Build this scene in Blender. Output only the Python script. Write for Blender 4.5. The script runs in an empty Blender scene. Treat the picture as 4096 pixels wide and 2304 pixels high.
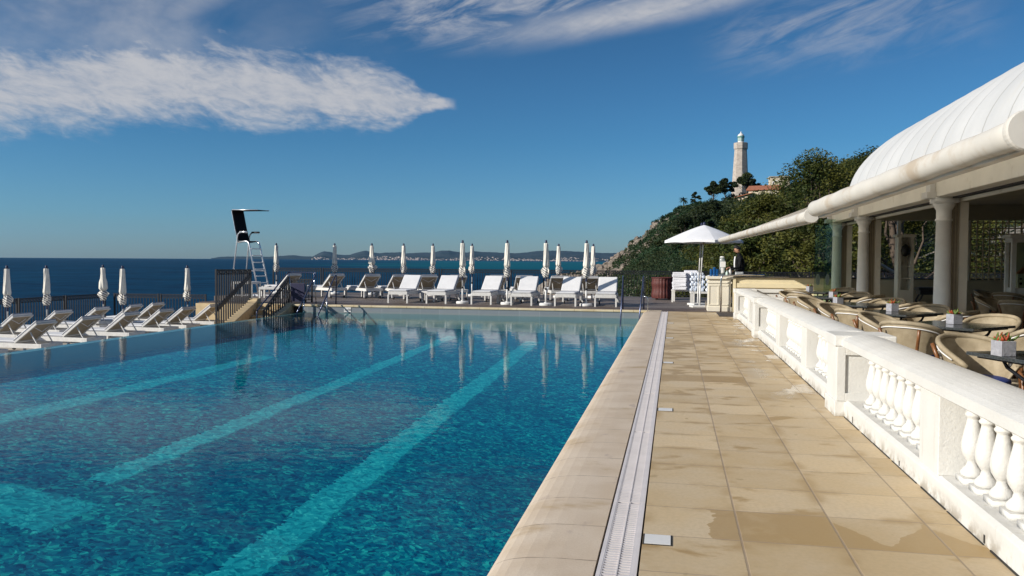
import bpy, bmesh, math, random
import numpy as np
from math import sin, cos, pi, radians as RAD, sqrt, atan2, exp
from mathutils import Vector, Matrix

# ---------------------------------------------------------------- camera, sky, sun, exposure
S = bpy.context.scene
COL = S.collection
rnd = random.Random(7)
nrg = np.random.default_rng(11)
cam_d = bpy.data.cameras.new('camera')
cam = bpy.data.objects.new('camera', cam_d); COL.objects.link(cam)
YAW, PITCH, ROLL = RAD(11.241), RAD(1.968), RAD(0.355)
rt = Vector((cos(YAW), sin(YAW), 0)); fl = Vector((-sin(YAW), cos(YAW), 0)); up = Vector((0, 0, 1))
fw = cos(PITCH)*fl - sin(PITCH)*up; u2 = cos(PITCH)*up + sin(PITCH)*fl
RR = cos(ROLL)*rt + sin(ROLL)*u2; UU = cos(ROLL)*u2 - sin(ROLL)*rt
mw = Matrix((RR, UU, -fw)).transposed().to_4x4(); mw.translation = (0, 0, 1.5)
cam.matrix_world = mw
cam_d.sensor_width = 36; cam_d.lens = 36*3260/4096
cam_d.clip_start = 0.1; cam_d.clip_end = 120000
S.camera = cam
SUN_EL, SUN_BACK = RAD(23.5), RAD(33)
sun_dir = Vector((-cos(SUN_EL)*cos(SUN_BACK), -cos(SUN_EL)*sin(SUN_BACK), sin(SUN_EL)))
sd = bpy.data.lights.new('sun', 'SUN'); sd.energy = 4.6; sd.angle = RAD(0.5); sd.color = (1, .94, .84)
sun = bpy.data.objects.new('sun', sd); COL.objects.link(sun)
sun.rotation_euler = sun_dir.to_track_quat('Z', 'Y').to_euler()
S.view_settings.view_transform = 'Standard'; S.view_settings.look = 'None'
S.view_settings.exposure = 0.25; S.view_settings.gamma = 1
S.render.engine = 'CYCLES'
S.cycles.use_denoising = True
S.cycles.max_bounces = 8; S.cycles.transparent_max_bounces = 16; S.cycles.volume_bounces = 0
S.cycles.caustics_reflective = False; S.cycles.caustics_refractive = False
S.cycles.sample_clamp_indirect = 6

# ---------------------------------------------------------------- node helper
class K:
    """a socket with arithmetic"""
    def __init__(s, g, o): s.g, s.o = g, o
    def _m(s, op, *a): return s.g.math(op, s, *a)
    def __add__(s, b): return s._m('ADD', b)
    def __radd__(s, b): return s._m('ADD', b)
    def __sub__(s, b): return s._m('SUBTRACT', b)
    def __rsub__(s, b): return s.g.math('SUBTRACT', b, s)
    def __mul__(s, b): return s._m('MULTIPLY', b)
    def __rmul__(s, b): return s._m('MULTIPLY', b)
    def __truediv__(s, b): return s._m('DIVIDE', b)
    def __gt__(s, b): return s._m('GREATER_THAN', b)
    def __lt__(s, b): return s._m('LESS_THAN', b)
    def abs(s): return s._m('ABSOLUTE')
    def floor(s): return s._m('FLOOR')
    def frac(s): return s._m('FRACT')
    def pow(s, b): return s._m('POWER', b)
    def clamp(s): return s.g.math('ADD', s, 0.0, clamp=True)
    def smooth(s, a, b, x=0.0, y=1.0): return s.g.maprange(s, a, b, x, y)
class G:
    def __init__(s, tree): s.t = tree; s.t.nodes.clear()
    def node(s, typ, ins=None, **props):
        n = s.t.nodes.new(typ)
        for k, v in props.items(): setattr(n, k, v)
        for k, v in (ins or {}).items(): s.put(n.inputs[k], v)
        return n
    def put(s, sock, v):
        if isinstance(v, K): s.t.links.new(v.o, sock)
        elif hasattr(v, 'is_output'): s.t.links.new(v, sock)
        else:
            if isinstance(v, (tuple, list)) and len(v) == 3 and len(sock.default_value) == 4: v = (*v, 1)
            sock.default_value = v
    def math(s, op, *a, clamp=False):
        n = s.t.nodes.new('ShaderNodeMath'); n.operation = op; n.use_clamp = clamp
        for i, v in enumerate(a): s.put(n.inputs[i], v)
        return K(s, n.outputs[0])
    def maprange(s, v, a, b, x=0.0, y=1.0):
        n = s.node('ShaderNodeMapRange', interpolation_type='SMOOTHSTEP')
        for i, q in enumerate((v, a, b, x, y)): s.put(n.inputs[i], q)
        return K(s, n.outputs[0])
    def coord(s, kind='Object'):
        return s.node('ShaderNodeTexCoord').outputs[kind]
    def pos(s): return s.node('ShaderNodeNewGeometry').outputs['Position']
    def xyz(s, v):
        n = s.node('ShaderNodeSeparateXYZ'); s.put(n.inputs[0], v)
        return [K(s, o) for o in n.outputs]
    def vec(s, x, y, z=0.0):
        n = s.node('ShaderNodeCombineXYZ')
        for i, q in enumerate((x, y, z)): s.put(n.inputs[i], q)
        return K(s, n.outputs[0])
    def noise(s, v, scale, detail=4, rough=.55, dist=0.0):
        n = s.node('ShaderNodeTexNoise', {'Scale': scale, 'Detail': detail, 'Roughness': rough, 'Distortion': dist})
        if v is not None: s.put(n.inputs['Vector'], v)
        return K(s, n.outputs[0])
    def noisec(s, v, scale, detail=2):
        n = s.node('ShaderNodeTexNoise', {'Scale': scale, 'Detail': detail}); s.put(n.inputs['Vector'], v)
        return n.outputs[1]
    def voro(s, v, scale, feature='F1', out='Distance', rnd_=1.0):
        n = s.node('ShaderNodeTexVoronoi', {'Scale': scale, 'Randomness': rnd_}, feature=feature)
        s.put(n.inputs['Vector'], v); return K(s, n.outputs[out])
    def white(s, v):
        n = s.node('ShaderNodeTexWhiteNoise', noise_dimensions='3D'); s.put(n.inputs['Vector'], v)
        return K(s, n.outputs[0])
    def mix(s, f, a, b):
        n = s.node('ShaderNodeMix', data_type='RGBA')
        s.put(n.inputs[0], f); s.put(n.inputs[6], a); s.put(n.inputs[7], b)
        return K(s, n.outputs[2])
    def ramp(s, f, stops):
        n = s.node('ShaderNodeValToRGB'); s.put(n.inputs[0], f)
        cr = n.color_ramp
        while len(cr.elements) < len(stops): cr.elements.new(.5)
        for e, (p, c) in zip(cr.elements, stops): e.position = p; e.color = (*c, 1)
        return K(s, n.outputs[0])
    def bump(s, h, strength=.3, dist=.01):
        n = s.node('ShaderNodeBump', {'Strength': strength, 'Distance': dist}); s.put(n.inputs['Height'], h)
        return K(s, n.outputs[0])
    def bsdf(s, **ins):
        n = s.node('ShaderNodeBsdfPrincipled')
        for k, v in ins.items():
            s.put(n.inputs[k.replace('_', ' ')], v)
        return n.outputs[0]
    def out(s, surf): s.t.links.new(surf.o if isinstance(surf, K) else surf, s.node('ShaderNodeOutputMaterial').inputs[0])
MATS = {}
def newmat(name):
    m = bpy.data.materials.new(name); m.use_nodes = True; MATS[name] = m
    return m, G(m.node_tree)
def simple(name, c, rough=.6, var=.12, vs=3.0, metal=0.0, bump=0.0, bs=60.0, spec=.5, dirt=None, ds=1.2, dl=.55):
    m, g = newmat(name)
    p = g.pos()
    n = g.noise(p, vs, 5)
    c2 = tuple(x*(1-var) for x in c); c1 = tuple(min(1, x*(1+var)) for x in c)
    colr = g.mix(n.smooth(.3, .7), c2, c1)
    if dirt: colr = g.mix(g.noise(p, ds, 6, .65).smooth(dl, dl+.22, 0, .7), colr, dirt)
    ins = dict(Base_Color=colr, Roughness=rough, Metallic=metal, Specular_IOR_Level=spec)
    if bump: ins['Normal'] = g.bump(g.noise(p, bs, 4), bump, .01)
    g.out(g.bsdf(**ins)); return m

# ---------------------------------------------------------------- world: sky with clouds
def make_world():
    w = bpy.data.worlds.new('World'); S.world = w; w.use_nodes = True
    g = G(w.node_tree)
    sky = g.node('ShaderNodeTexSky', sky_type='NISHITA', sun_disc=False, sun_elevation=SUN_EL,
                 sun_rotation=RAD(270) - SUN_BACK, altitude=20, air_density=1.0, dust_density=.35, ozone_density=2.2)
    d = g.coord('Generated')
    x, y, z = g.xyz(d)
    # azimuth from the pool's camera yaw and elevation, both in radians
    xr = x*cos(YAW) + y*sin(YAW); yr = y*cos(YAW) - x*sin(YAW)
    az = g.math('ARCTAN2', xr, yr); el = g.math('ARCSINE', z)
    pv = g.vec(az, el, 0.0)
    warp = g.noise(pv, 5, 3) - .5
    fbm = g.noise(g.vec(az*1.0, el*2.1 + az*.35), 15, 9, .62, .5)
    fine = g.noise(g.vec(az*.9 + el*.8, el*2.0), 48, 6, .65, .6)
    # A: long cloud bank with a blunt pointed tip
    s = (-0.078 - az) + (g.noise(pv, 22, 4) - .5)*.045
    vc = .187 + s.smooth(0, .24, 0, .010) - s.smooth(.26, .60, 0, .034)
    h = (s.smooth(0, .09, 0.006, .034) + s.smooth(.05, .28, 0, .008))
    dA = ((el - vc)/h).abs()
    body = (1.45 - dA) + (fbm - .5)*1.6 + (fine - .5)*.75
    A = body.smooth(.1, 1.15)*s.smooth(-.012, .012)
    tex = (fbm*.6 + fine*.4)
    A = A*tex.smooth(.25, .55, .70, 1.0)*.88
    # B: soft veil in the upper left
    vB = (el + az*.25)
    B = az.smooth(-.10, -.48)*el.smooth(.15, .25)*g.noise(g.vec(az*1.2, el*1.5), 5, 5, .55, .4).smooth(.3, .75)*.58
    # B2: streak rising to the right on the left side
    q = el - (.345 + (az + .27)*.62) - warp*.05
    B2 = (q/.020).abs().smooth(1.6, 0)*az.smooth(-.45, -.38)*az.smooth(-.20, -.27)*.38
    # C: feathered streaks rising to the right in the upper middle
    rot = az*cos(.30) + el*sin(.30); per = el*cos(.30) - az*sin(.30)
    st = g.noise(g.vec(rot*.9, per*4.2), 9, 7, .62, .8)
    low = .246 + g.math('MAXIMUM', az, 0.0)*.165 + warp*.02
    C = (el - low).smooth(-.010, .035)*az.smooth(-.27, -.06)*az.smooth(.42, .10)*st.smooth(.36, .74)*.85
    # C2: crisp ribbon along the lower edge
    q2 = el - (low + .020)
    C2 = (q2/.024).abs().smooth(1.2, 0)*az.smooth(-.12, .14)*az.smooth(.38, .20)*(st.smooth(.25, .6, .45, 1))*.85
    # D: thin veil right
    q3 = el - .262 - warp*.10
    D = (q3/.05).abs().smooth(1.2, 0)*az.smooth(.20, .32)*az.smooth(.56, .44)*st.smooth(.36, .7)*.42
    a = g.math('MAXIMUM', A, g.math('MAXIMUM', B, B2)); a = g.math('MAXIMUM', a, g.math('MAXIMUM', C, g.math('MAXIMUM', C2, D)))
    shade = g.mix(tex.smooth(.3, .65), (4.6, 4.9, 5.6), (6.6, 6.5, 6.6))
    tint = g.node('ShaderNodeMix', data_type='RGBA', blend_type='MULTIPLY')
    tint.inputs[0].default_value = 1.0; g.t.links.new(sky.outputs[0], tint.inputs[6])
    g.put(tint.inputs[7], g.ramp(el*3.2, [(0, (.53, .75, 1.05)), (.16, (.40, .75, 1.14)), (.45, (.29, .66, .98)), (.85, (.26, .57, .83)), (1, (.26, .57, .83))]))
    colr = g.mix(a, K(g, tint.outputs[2]), shade)
    bg = g.node('ShaderNodeBackground', {'Strength': .075}); g.put(bg.inputs[0], colr)
    g.t.links.new(bg.outputs[0], g.node('ShaderNodeOutputWorld').inputs[0])
make_world()

# ---------------------------------------------------------------- object helpers
def tag(o, label=None, cat=None, group=None, kind=None):
    if label: o['label'] = label
    if cat: o['category'] = cat
    if group: o['group'] = group
    if kind: o['kind'] = kind
    return o
def thing(name, label, cat, loc=(0, 0, 0), rz=0.0, group=None):
    o = bpy.data.objects.new(name, None); COL.objects.link(o)
    o.empty_display_size = .2; o.location = loc; o.rotation_euler = (0, 0, rz)
    return tag(o, label, cat, group)
def place(o, loc, rz=0.0):
    o.location = loc; o.rotation_euler = (0, 0, rz); return o
def dup(root, loc, rz=None, label=None, group=None):
    r = root.copy(); COL.objects.link(r); r.location = loc
    if rz is not None: r.rotation_euler = (0, 0, rz)
    if label: r['label'] = label
    if group: r['group'] = group
    for ch in list(root.children):
        c = ch.copy(); COL.objects.link(c); c.parent = r
        for gch in list(ch.children):
            e = gch.copy(); COL.objects.link(e); e.parent = c
    return r
class MB:
    def __init__(s): s.v = []; s.f = []
    def add(s, vs, fs):
        b = len(s.v); s.v += [tuple(p) for p in vs]; s.f += [tuple(i + b for i in f) for f in fs]; return s
    def box(s, x0, x1, y0, y1, z0, z1, m=None):
        vs = [(x, y, z) for z in (z0, z1) for y in (y0, y1) for x in (x0, x1)]
        if m is not None: vs = [m @ Vector(p) for p in vs]
        return s.add(vs, [(0, 2, 3, 1), (4, 5, 7, 6), (0, 1, 5, 4), (2, 6, 7, 3), (0, 4, 6, 2), (1, 3, 7, 5)])
    def bar(s, a, b, w, h=None, upv=(0, 0, 1)):
        a = Vector(a); b = Vector(b); d = b - a; L = d.length; d.normalize()
        upv = Vector(upv)
        if abs(d.dot(upv)) > .98: upv = Vector((1, 0, 0))
        x = d.cross(upv).normalized(); z = x.cross(d).normalized()
        m = Matrix((x, d, z)).transposed().to_4x4(); m.translation = a
        h = h or w
        return s.box(-w/2, w/2, 0, L, -h/2, h/2, m)
    def tube(s, pts, r, seg=8, cap=True, closed=False):
        pts = [Vector(p) for p in pts]; n = len(pts)
        rs = r if isinstance(r, (list, tuple)) else [r]*n
        base = len(s.v); prev = None
        for i, p in enumerate(pts):
            if closed: d = (pts[(i+1) % n] - pts[i-1])
            else: d = pts[min(i+1, n-1)] - pts[max(i-1, 0)]
            d.normalize()
            if prev is None:
                ref = Vector((0, 0, 1)) if abs(d.z) < .9 else Vector((1, 0, 0))
                nx = d.cross(ref).normalized()
            else:
                nx = (prev - d*prev.dot(d)).normalized()
            prev = nx; ny = d.cross(nx)
            for k in range(seg):
                t = 2*pi*k/seg; s.v.append(tuple(p + (nx*cos(t) + ny*sin(t))*rs[i]))
        m = n if closed else n - 1
        for i in range(m):
            for k in range(seg):
                a = base + i*seg + k; b = base + i*seg + (k+1) % seg
                c = base + ((i+1) % n)*seg + (k+1) % seg; d_ = base + ((i+1) % n)*seg + k
                s.f.append((a, b, c, d_))
        if cap and not closed:
            s.f.append(tuple(base + k for k in reversed(range(seg)))); s.f.append(tuple(base + (n-1)*seg + k for k in range(seg)))
        return s
    def lathe(s, prof, seg=16, c=(0, 0, 0), fold=None, cap=True):
        base = len(s.v)
        for (r, z) in prof:
            for k in range(seg):
                t = 2*pi*k/seg; q = r*(fold(t, z) if fold else 1)
                s.v.append((c[0] + q*cos(t), c[1] + q*sin(t), c[2] + z))
        for i in range(len(prof) - 1):
            for k in range(seg):
                a = base + i*seg + k; b = base + i*seg + (k+1) % seg
                s.f.append((a, b, b + seg, a + seg))
        if cap:
            s.f.append(tuple(base + k for k in reversed(range(seg)))); s.f.append(tuple(base + (len(prof)-1)*seg + k for k in range(seg)))
        return s
    def grid(s, fn, nu, nv, wrap=False):
        base = len(s.v)
        for i in range(nu):
            for j in range(nv): s.v.append(tuple(fn(i/(nu if wrap else nu-1), j/(nv-1))))
        for i in range(nu if wrap else nu-1):
            for j in range(nv-1):
                a = base + i*nv + j; b = base + ((i+1) % nu)*nv + j
                s.f.append((a, b, b+1, a+1))
        return s
    def prism(s, poly, d, axis='y', at=0.0):
        """extrude a 2-D polygon; axis = direction of extrusion"""
        n = len(poly); base = len(s.v)
        for q in (at, at + d):
            for a, b in poly:
                s.v.append({'y': (a, q, b), 'x': (q, a, b), 'z': (a, b, q)}[axis])
        s.f.append(tuple(base + i for i in range(n))); s.f.append(tuple(base + n + i for i in reversed(range(n))))
        for i in range(n):
            j = (i+1) % n; s.f.append((base+i, base+n+i, base+n+j, base+j))
        return s
    def xform(s, m):
        s.v = [tuple(m @ Vector(p)) for p in s.v]; return s
    def build(s, name, mat, parent=None, smooth=False, bevel=0, solid=0, subsurf=0, kind=None, fix=True):
        me = bpy.data.meshes.new(name); me.from_pydata(s.v, [], s.f); me.update()
        if fix:
            b = bmesh.new(); b.from_mesh(me); bmesh.ops.recalc_face_normals(b, faces=b.faces); b.to_mesh(me); b.free()
        if smooth:
            me.polygons.foreach_set('use_smooth', [True]*len(me.polygons))
        mats = mat if isinstance(mat, (list, tuple)) else [mat]
        for q in mats: me.materials.append(MATS[q] if isinstance(q, str) else q)
        o = bpy.data.objects.new(name, me); COL.objects.link(o)
        if parent: o.parent = parent
        if solid:
            k = o.modifiers.new('thick', 'SOLIDIFY'); k.thickness = solid; k.offset = 0
        if bevel:
            k = o.modifiers.new('bevel', 'BEVEL'); k.width = bevel; k.segments = 2; k.limit_method = 'ANGLE'; k.angle_limit = RAD(40)
        if subsurf:
            k = o.modifiers.new('sub', 'SUBSURF'); k.levels = subsurf; k.render_levels = subsurf
        if kind: o['kind'] = kind
        return o
def arc(c, r, a0, a1, n, plane='xz', o=0.0):
    r_ = []
    for i in range(n):
        t = a0 + (a1-a0)*i/(n-1); p, q = c[0] + r*cos(t), c[1] + r*sin(t)
        r_.append({'xz': (p, o, q), 'yz': (o, p, q), 'xy': (p, q, o)}[plane])
    return r_
def fast_mesh(name, V, F, mat, parent=None, smooth=False):
    """numpy quads"""
    me = bpy.data.meshes.new(name)
    V = np.asarray(V, np.float32); F = np.asarray(F, np.int32)
    me.vertices.add(len(V)); me.vertices.foreach_set('co', V.ravel())
    k = F.shape[1]
    me.loops.add(F.size); me.loops.foreach_set('vertex_index', F.ravel())
    me.polygons.add(len(F)); me.polygons.foreach_set('loop_start', np.arange(len(F), dtype=np.int32)*k)
    me.polygons.foreach_set('loop_total', np.full(len(F), k, np.int32))
    me.update(calc_edges=True); me.validate()
    me.materials.append(MATS[mat])
    o = bpy.data.objects.new(name, me); COL.objects.link(o)
    if parent: o.parent = parent
    return o

# ---------------------------------------------------------------- materials
def mats():
    m, g = newmat('white_paint'); P = g.pos(); x, y, z = g.xyz(P)
    b = g.mix(g.noise(P, 2.5, 5).smooth(.3, .7), (.645, .635, .605), (.70, .69, .66))
    b = g.mix(g.noise(P, 1.6, 6, .65).smooth(.60, .82, 0, .6), b, (.50, .455, .37))
    run = g.noise(g.vec(x*9, y*9, z*.8), 1.6, 5, .6).smooth(.60, .74)*z.smooth(.9, .2)
    b = g.mix(run*.35, b, (.42, .38, .30))
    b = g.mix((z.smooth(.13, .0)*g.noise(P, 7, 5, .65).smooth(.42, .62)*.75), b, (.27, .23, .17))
    g.out(g.bsdf(Base_Color=b, Roughness=.7, Normal=g.bump(g.noise(P, 45, 5, .6), .4, .01)))
    simple('white_beam', (.86, .82, .72), .7, .06, 1.5, bump=.15, bs=30, dirt=(.50, .44, .33), ds=2.5, dl=.56)
    simple('white_wood', (.87, .86, .83), .5, .05, 4)
    simple('wicker_white', (.66, .645, .62), .6, .08, 12)
    simple('cushion', (.72, .715, .72), .85, .04, 5, bump=.2, bs=20)
    simple('piping', (.10, .11, .16), .7)
    simple('backing', (.34, .285, .21), .8, .10, 8)
    simple('canvas', (.74, .70, .62), .85, .07, 7, bump=.3, bs=35)
    simple('awning_roll', (.57, .54, .49), .8, .06, 3, dirt=(.40, .31, .215), ds=2.6, dl=.47)
    m, g = newmat('awning_cloth'); P = g.pos()
    c = g.mix(g.noise(P, 3, 5).smooth(.3, .7), (.82, .78, .71), (.88, .84, .77)); c = g.mix(g.noise(P, 2.2, 6, .65).smooth(.52, .72, 0, .7), c, (.60, .49, .36))
    tl = g.node('ShaderNodeBsdfTranslucent'); g.put(tl.inputs[0], c)
    mx = g.node('ShaderNodeMixShader', {0: .72}); g.t.links.new(g.bsdf(Base_Color=c, Roughness=.8), mx.inputs[1]); g.t.links.new(tl.outputs[0], mx.inputs[2]); g.out(mx.outputs[0])
    simple('parasol_cloth', (.78, .78, .80), .8, .05, 2)
    simple('navy', (.012, .018, .06), .5)
    simple('iron', (.010, .011, .016), .5, .2, 5, spec=.4)
    simple('steel', (.62, .62, .64), .16, .05, 5, metal=1.0)
    simple('blue_steel', (.055, .07, .13), .25, .1, 5, metal=.5)
    simple('alu', (.74, .74, .76), .3, .05, 5, metal=.7)
    simple('rubber', (.012, .012, .013), .6)
    simple('black_cloth', (.008, .008, .010), .8, spec=.2)
    simple('plastic_white', (.74, .73, .71), .4, .04)
    simple('grate', (.68, .635, .63), .5, .05, 6)
    simple('gap_dark', (.03, .028, .025), .9)
    simple('granite', (.045, .050, .052), .12, .35, 60, spec=.6)
    simple('bamboo', (.16, .065, .022), .35, .25, 18)
    simple('seat_blue', (.012, .035, .20), .8, .2, 6)
    simple('black_tie', (.02, .017, .016), .5)
    simple('planter', (.40, .40, .44), .45, .12, 30, metal=.25, bump=.5, bs=45)
    simple('leaf_green', (.10, .16, .03), .5, .3, 30)
    simple('leaf_red', (.30, .05, .015), .5, .3, 30)
    simple('cream_wall', (.70, .61, .41), .75, .05, 2, bump=.15, bs=30, dirt=(.5, .42, .28), ds=1.5, dl=.62)
    simple('cream_bar', (.74, .69, .58), .6, .04, 2)
    simple('stair_stone', (.56, .43, .25), .8, .12, 3, bump=.3, bs=30, dirt=(.30, .22, .12), ds=2.5, dl=.55)
    simple('bar_top', (.09, .075, .06), .4)
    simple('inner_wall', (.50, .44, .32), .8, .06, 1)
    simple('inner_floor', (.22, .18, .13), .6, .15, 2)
    simple('terrace_tile', (.55, .47, .35), .6, .12, 2, dirt=(.32, .25, .16), ds=1, dl=.55)
    simple('basket', (.085, .016, .012), .6, .35, 25, bump=.6, bs=60)
    simple('towel', (.80, .80, .84), .95, .04, 12, bump=.5, bs=80)
    simple('cup_blue', (.02, .16, .45), .3)
    simple('board_blue', (.006, .007, .045), .5)
    simple('lighthouse_roof', (.10, .30, .27), .5)
    simple('roof_red', (.34, .13, .07), .8, .2, 1)
    simple('house_wall', (.62, .53, .40), .8, .06, .5)
    simple('terrace_wall', (.42, .39, .33), .85, .15, .4)
    simple('bark', (.085, .062, .045), .9, .3, 6, bump=.6, bs=12)
    simple('bark_pale', (.36, .32, .27), .9, .25, 5)
    simple('skin', (.42, .22, .14), .5)
    simple('hair', (.010, .008, .007), .6)
    simple('shirt', (.70, .70, .72), .8)
    simple('town', (.30, .25, .23), .8, .25, .004)
    simple('lattice', (.66, .55, .38), .8)
    simple('lower_deck_tile', (.52, .47, .40), .8, .1, 1.5)
    simple('lounge_low', (.72, .68, .60), .7, .05, 6)
    simple('mat_dark', (.06, .05, .045), .9)
    # folded-towel stripe
    m, g = newmat('towel_stripe'); x, y, z = g.xyz(g.coord())
    st = ((x*16).frac() > .6)
    g.out(g.bsdf(Base_Color=g.mix(st, (.78, .80, .84), (.20, .30, .48)), Roughness=.95))
    # umbrella hem
    m, g = newmat('hem'); x, y, z = g.xyz(g.coord())
    t = g.math('ARCTAN2', y, x)
    st = ((z*13 + t*.8 + g.noise(g.coord(), 5, 2)*1.2).frac() > .64)
    g.out(g.bsdf(Base_Color=g.mix(st, (.74, .70, .63), (.02, .025, .05)), Roughness=.85))
    # tub-chair weave
    m, g = newmat('weave'); p = g.coord(); x, y, z = g.xyz(p)
    wv = ((z*190).frac() - .5).abs() + ((g.math('ARCTAN2', y, x)*60).frac() - .5).abs()
    c = g.mix(g.noise(p, 9, 4).smooth(.3, .7), (.30, .245, .16), (.44, .37, .26))
    c = g.mix(wv.smooth(.2, .9, 0, .55), c, (.17, .125, .07))
    g.out(g.bsdf(Base_Color=c, Roughness=.6, Normal=g.bump(wv, .35, .004)))
    # promenade slabs
    m, g = newmat('promenade'); P = g.pos(); x, y, z = g.xyz(P)
    cx = (x + .155)/.53; cy = (y - 4.49)/.535
    ix = cx.floor(); iy = cy.floor(); fx = cx.frac(); fy = cy.frac()
    cell = g.vec(ix, iy); rc = g.white(cell); rc2 = g.white(g.vec(ix + 7.3, iy + 3.1))
    jx = g.math('MINIMUM', fx, 1 - fx)*.53; jy = g.math('MINIMUM', fy, 1 - fy)*.535
    wob = (g.noise(P, 14, 3) - .5)*.006
    joint = g.math('MINIMUM', jx - .002, jy - .001) + wob
    jm = joint.smooth(.0015, .0065, 1, 0)
    base = g.mix(rc, (.49, .36, .195), (.655, .51, .315))
    base = g.mix(g.noise(P, 1.7, 6, .6).smooth(.35, .7, 0, .55), base, (.60, .50, .36))
    base = g.mix(g.noise(P, 38, 4).smooth(.35, .7, 0, .22), base, (.36, .28, .17))
    far = y.smooth(6, 14)
    sp = g.noise(g.vec(x*1.3 + rc2*9, y*2.2 + rc*5), 1.15, 5, .55, .5)
    thr = .650 - rc2*.08 - far*.10
    wet = (sp - thr).smooth(-.01, .075)
    forced = (((iy - 0).abs() < .5)*((ix - 1).abs() < .5)) + (((iy - 11).abs() < .5)*(ix < 1.5)*.9)
    edge = g.noise(P, 3.0, 4).smooth(.3, .5)
    tri = ((iy).abs() < .5)*(((fx - .45).abs()*1.6 + .25 - fy + (g.noise(P, 5, 3)-.5)*.5) > .12)*(ix > 1.5)
    tri0 = ((iy).abs() < .5)*(ix < .5)*((fx + (g.noise(P, 6, 3) - .5)*.5) > .72)
    wet = (wet + forced*edge.smooth(0, 1, .75, 1) + tri*.9 + tri0*.9).clamp()*(iy > -1.5).smooth(0, 1, .25, 1)
    base = g.mix(wet*.80, base, (.37, .235, .08))
    hug = g.math('MINIMUM', jx, jy).smooth(.10, .0)*g.noise(P, 2.6, 4).smooth(.46, .64)
    base = g.mix(hug*.75, base, (.40, .275, .13))
    spots = g.noise(P, 5.5, 2, .5).smooth(.70, .74)
    base = g.mix(spots*.5, base, (.33, .24, .12))
    base = g.mix(jm*.7, base, (.33, .25, .18))
    pud = g.noise(g.vec(x*1.4, y*.8), 1.6, 4).smooth(.52, .60)*x.smooth(.75, 1.35)*y.smooth(7.5, 10)
    rough = g.mix(pud, (.62, .62, .62), (.10, .10, .10))
    rough = g.mix(wet*.6, rough, (.32, .32, .32))
    base = g.mix(pud*.35, base, (.30, .22, .13))
    hgt = jm*-.5 + g.noise(P, 70, 4)*.25*(1 - pud) + rc*.3
    g.out(g.bsdf(Base_Color=base, Roughness=rough, Normal=g.bump(hgt, .5, .006), Specular_IOR_Level=.4))
    # coping stone
    m, g = newmat('coping'); P = g.pos(); x, y, z = g.xyz(P)
    fy = ((y - 4.03)/.535).frac(); j = (g.math('MINIMUM', fy, 1 - fy)*.535 + (g.noise(P, 9, 3) - .5)*.012).smooth(.0015, .0055, 1, 0)
    b = g.mix(g.noise(P, 2.2, 6).smooth(.3, .7), (.57, .455, .33), (.665, .56, .44))
    b = g.mix(g.noise(P, 90, 4).smooth(.35, .65, 0, .3), b, (.50, .38, .27))
    b = g.mix(g.noise(g.vec(x*.9, y*1.6), 1.7, 6, .6).smooth(.55, .72, 0, .65), b, (.40, .27, .12))
    b = g.mix(g.noise(g.vec(x*3, y*2.0), 1.1, 3).smooth(.64, .72, 0, .5), b, (.30, .22, .20))
    b = g.mix(j*.75, b, (.22, .16, .11))
    g.out(g.bsdf(Base_Color=b, Roughness=.6, Normal=g.bump(g.noise(P, 120, 4)*.5 - j, .35, .005)))
    # far coping: yellowish
    m, g = newmat('coping_far'); P = g.pos(); x, y, z = g.xyz(P)
    b = g.mix(g.noise(P, 3, 5).smooth(.3, .7), (.52, .42, .25), (.62, .53, .36))
    j = ((x/.6).frac() < .02); b = g.mix(j, b, (.3, .22, .12))
    g.out(g.bsdf(Base_Color=b, Roughness=.6))
    # grey pool wall tile
    m, g = newmat('pool_wall_tile'); P = g.pos(); x, y, z = g.xyz(P)
    j = (((x + .21)/.645).frac() - .5).abs().smooth(.487, .492)
    b = g.mix(g.white(g.vec(((x + .21)/.645).floor(), 0.0))*.6, (.20, .225, .25), (.245, .265, .285))
    b = g.mix(g.noise(P, 6, 4)*.3, b, (.16, .17, .18)); b = g.mix(j*.5, b, (.35, .37, .38))
    lowb = z.smooth(-.19, -.2); b = g.mix(lowb*.25, b, (.25, .28, .24))
    g.out(g.bsdf(Base_Color=b, Roughness=.3))
    # pool mosaic
    m, g = newmat('pool_mosaic'); P = g.pos(); x, y, z = g.xyz(P)
    dst = g.noisec(P, 3.4, 2); n = g.node('ShaderNodeVectorMath', operation='MULTIPLY_ADD')
    g.put(n.inputs[0], dst); n.inputs[1].default_value = (.22, .22, 0); g.put(n.inputs[2], P)
    Pd = n.outputs[0]; dst2 = g.noisec(P, 13, 2); n2 = g.node('ShaderNodeVectorMath', operation='MULTIPLY_ADD')
    g.put(n2.inputs[0], dst2); n2.inputs[1].default_value = (.06, .06, 0); g.put(n2.inputs[2], Pd); Pd = n2.outputs[0]
    xd, yd, zd = g.xyz(n2.outputs[0])
    flat = g.vec(x + (xd - x - .14)*.45, y + (yd - y - .14)*.45)
    v1 = g.voro(g.vec(xd, yd), 26, out='Color'); v2 = g.voro(g.vec(xd*.9 + 3, yd), 11, out='Color')
    r1 = K(g, g.node('ShaderNodeSeparateColor', {0: v1}).outputs[0]); r2 = K(g, g.node('ShaderNodeSeparateColor', {0: v2}).outputs[1])
    r = r1*.65 + r2*.35
    deep = g.ramp(r, [(0, (.000, .045, .13)), (.3, (.000, .115, .215)), (.55, (.001, .185, .275)), (.75, (.005, .275, .32)), (1, (.04, .56, .50))])
    lane_c = g.ramp(r, [(0, (.002, .17, .25)), (.45, (.012, .34, .40)), (.8, (.04, .47, .49)), (1, (.12, .66, .60))])
    xw, yw, _ = g.xyz(flat); xw = xw + (g.noise(g.vec(x*.4, y), .9, 2) - .5)*.16; xw = xw + (r1 - .5)*.05; yw = yw + (r1 - .5)*.08
    def stripe(c, w): return ((xw - c).abs() < w)
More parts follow.
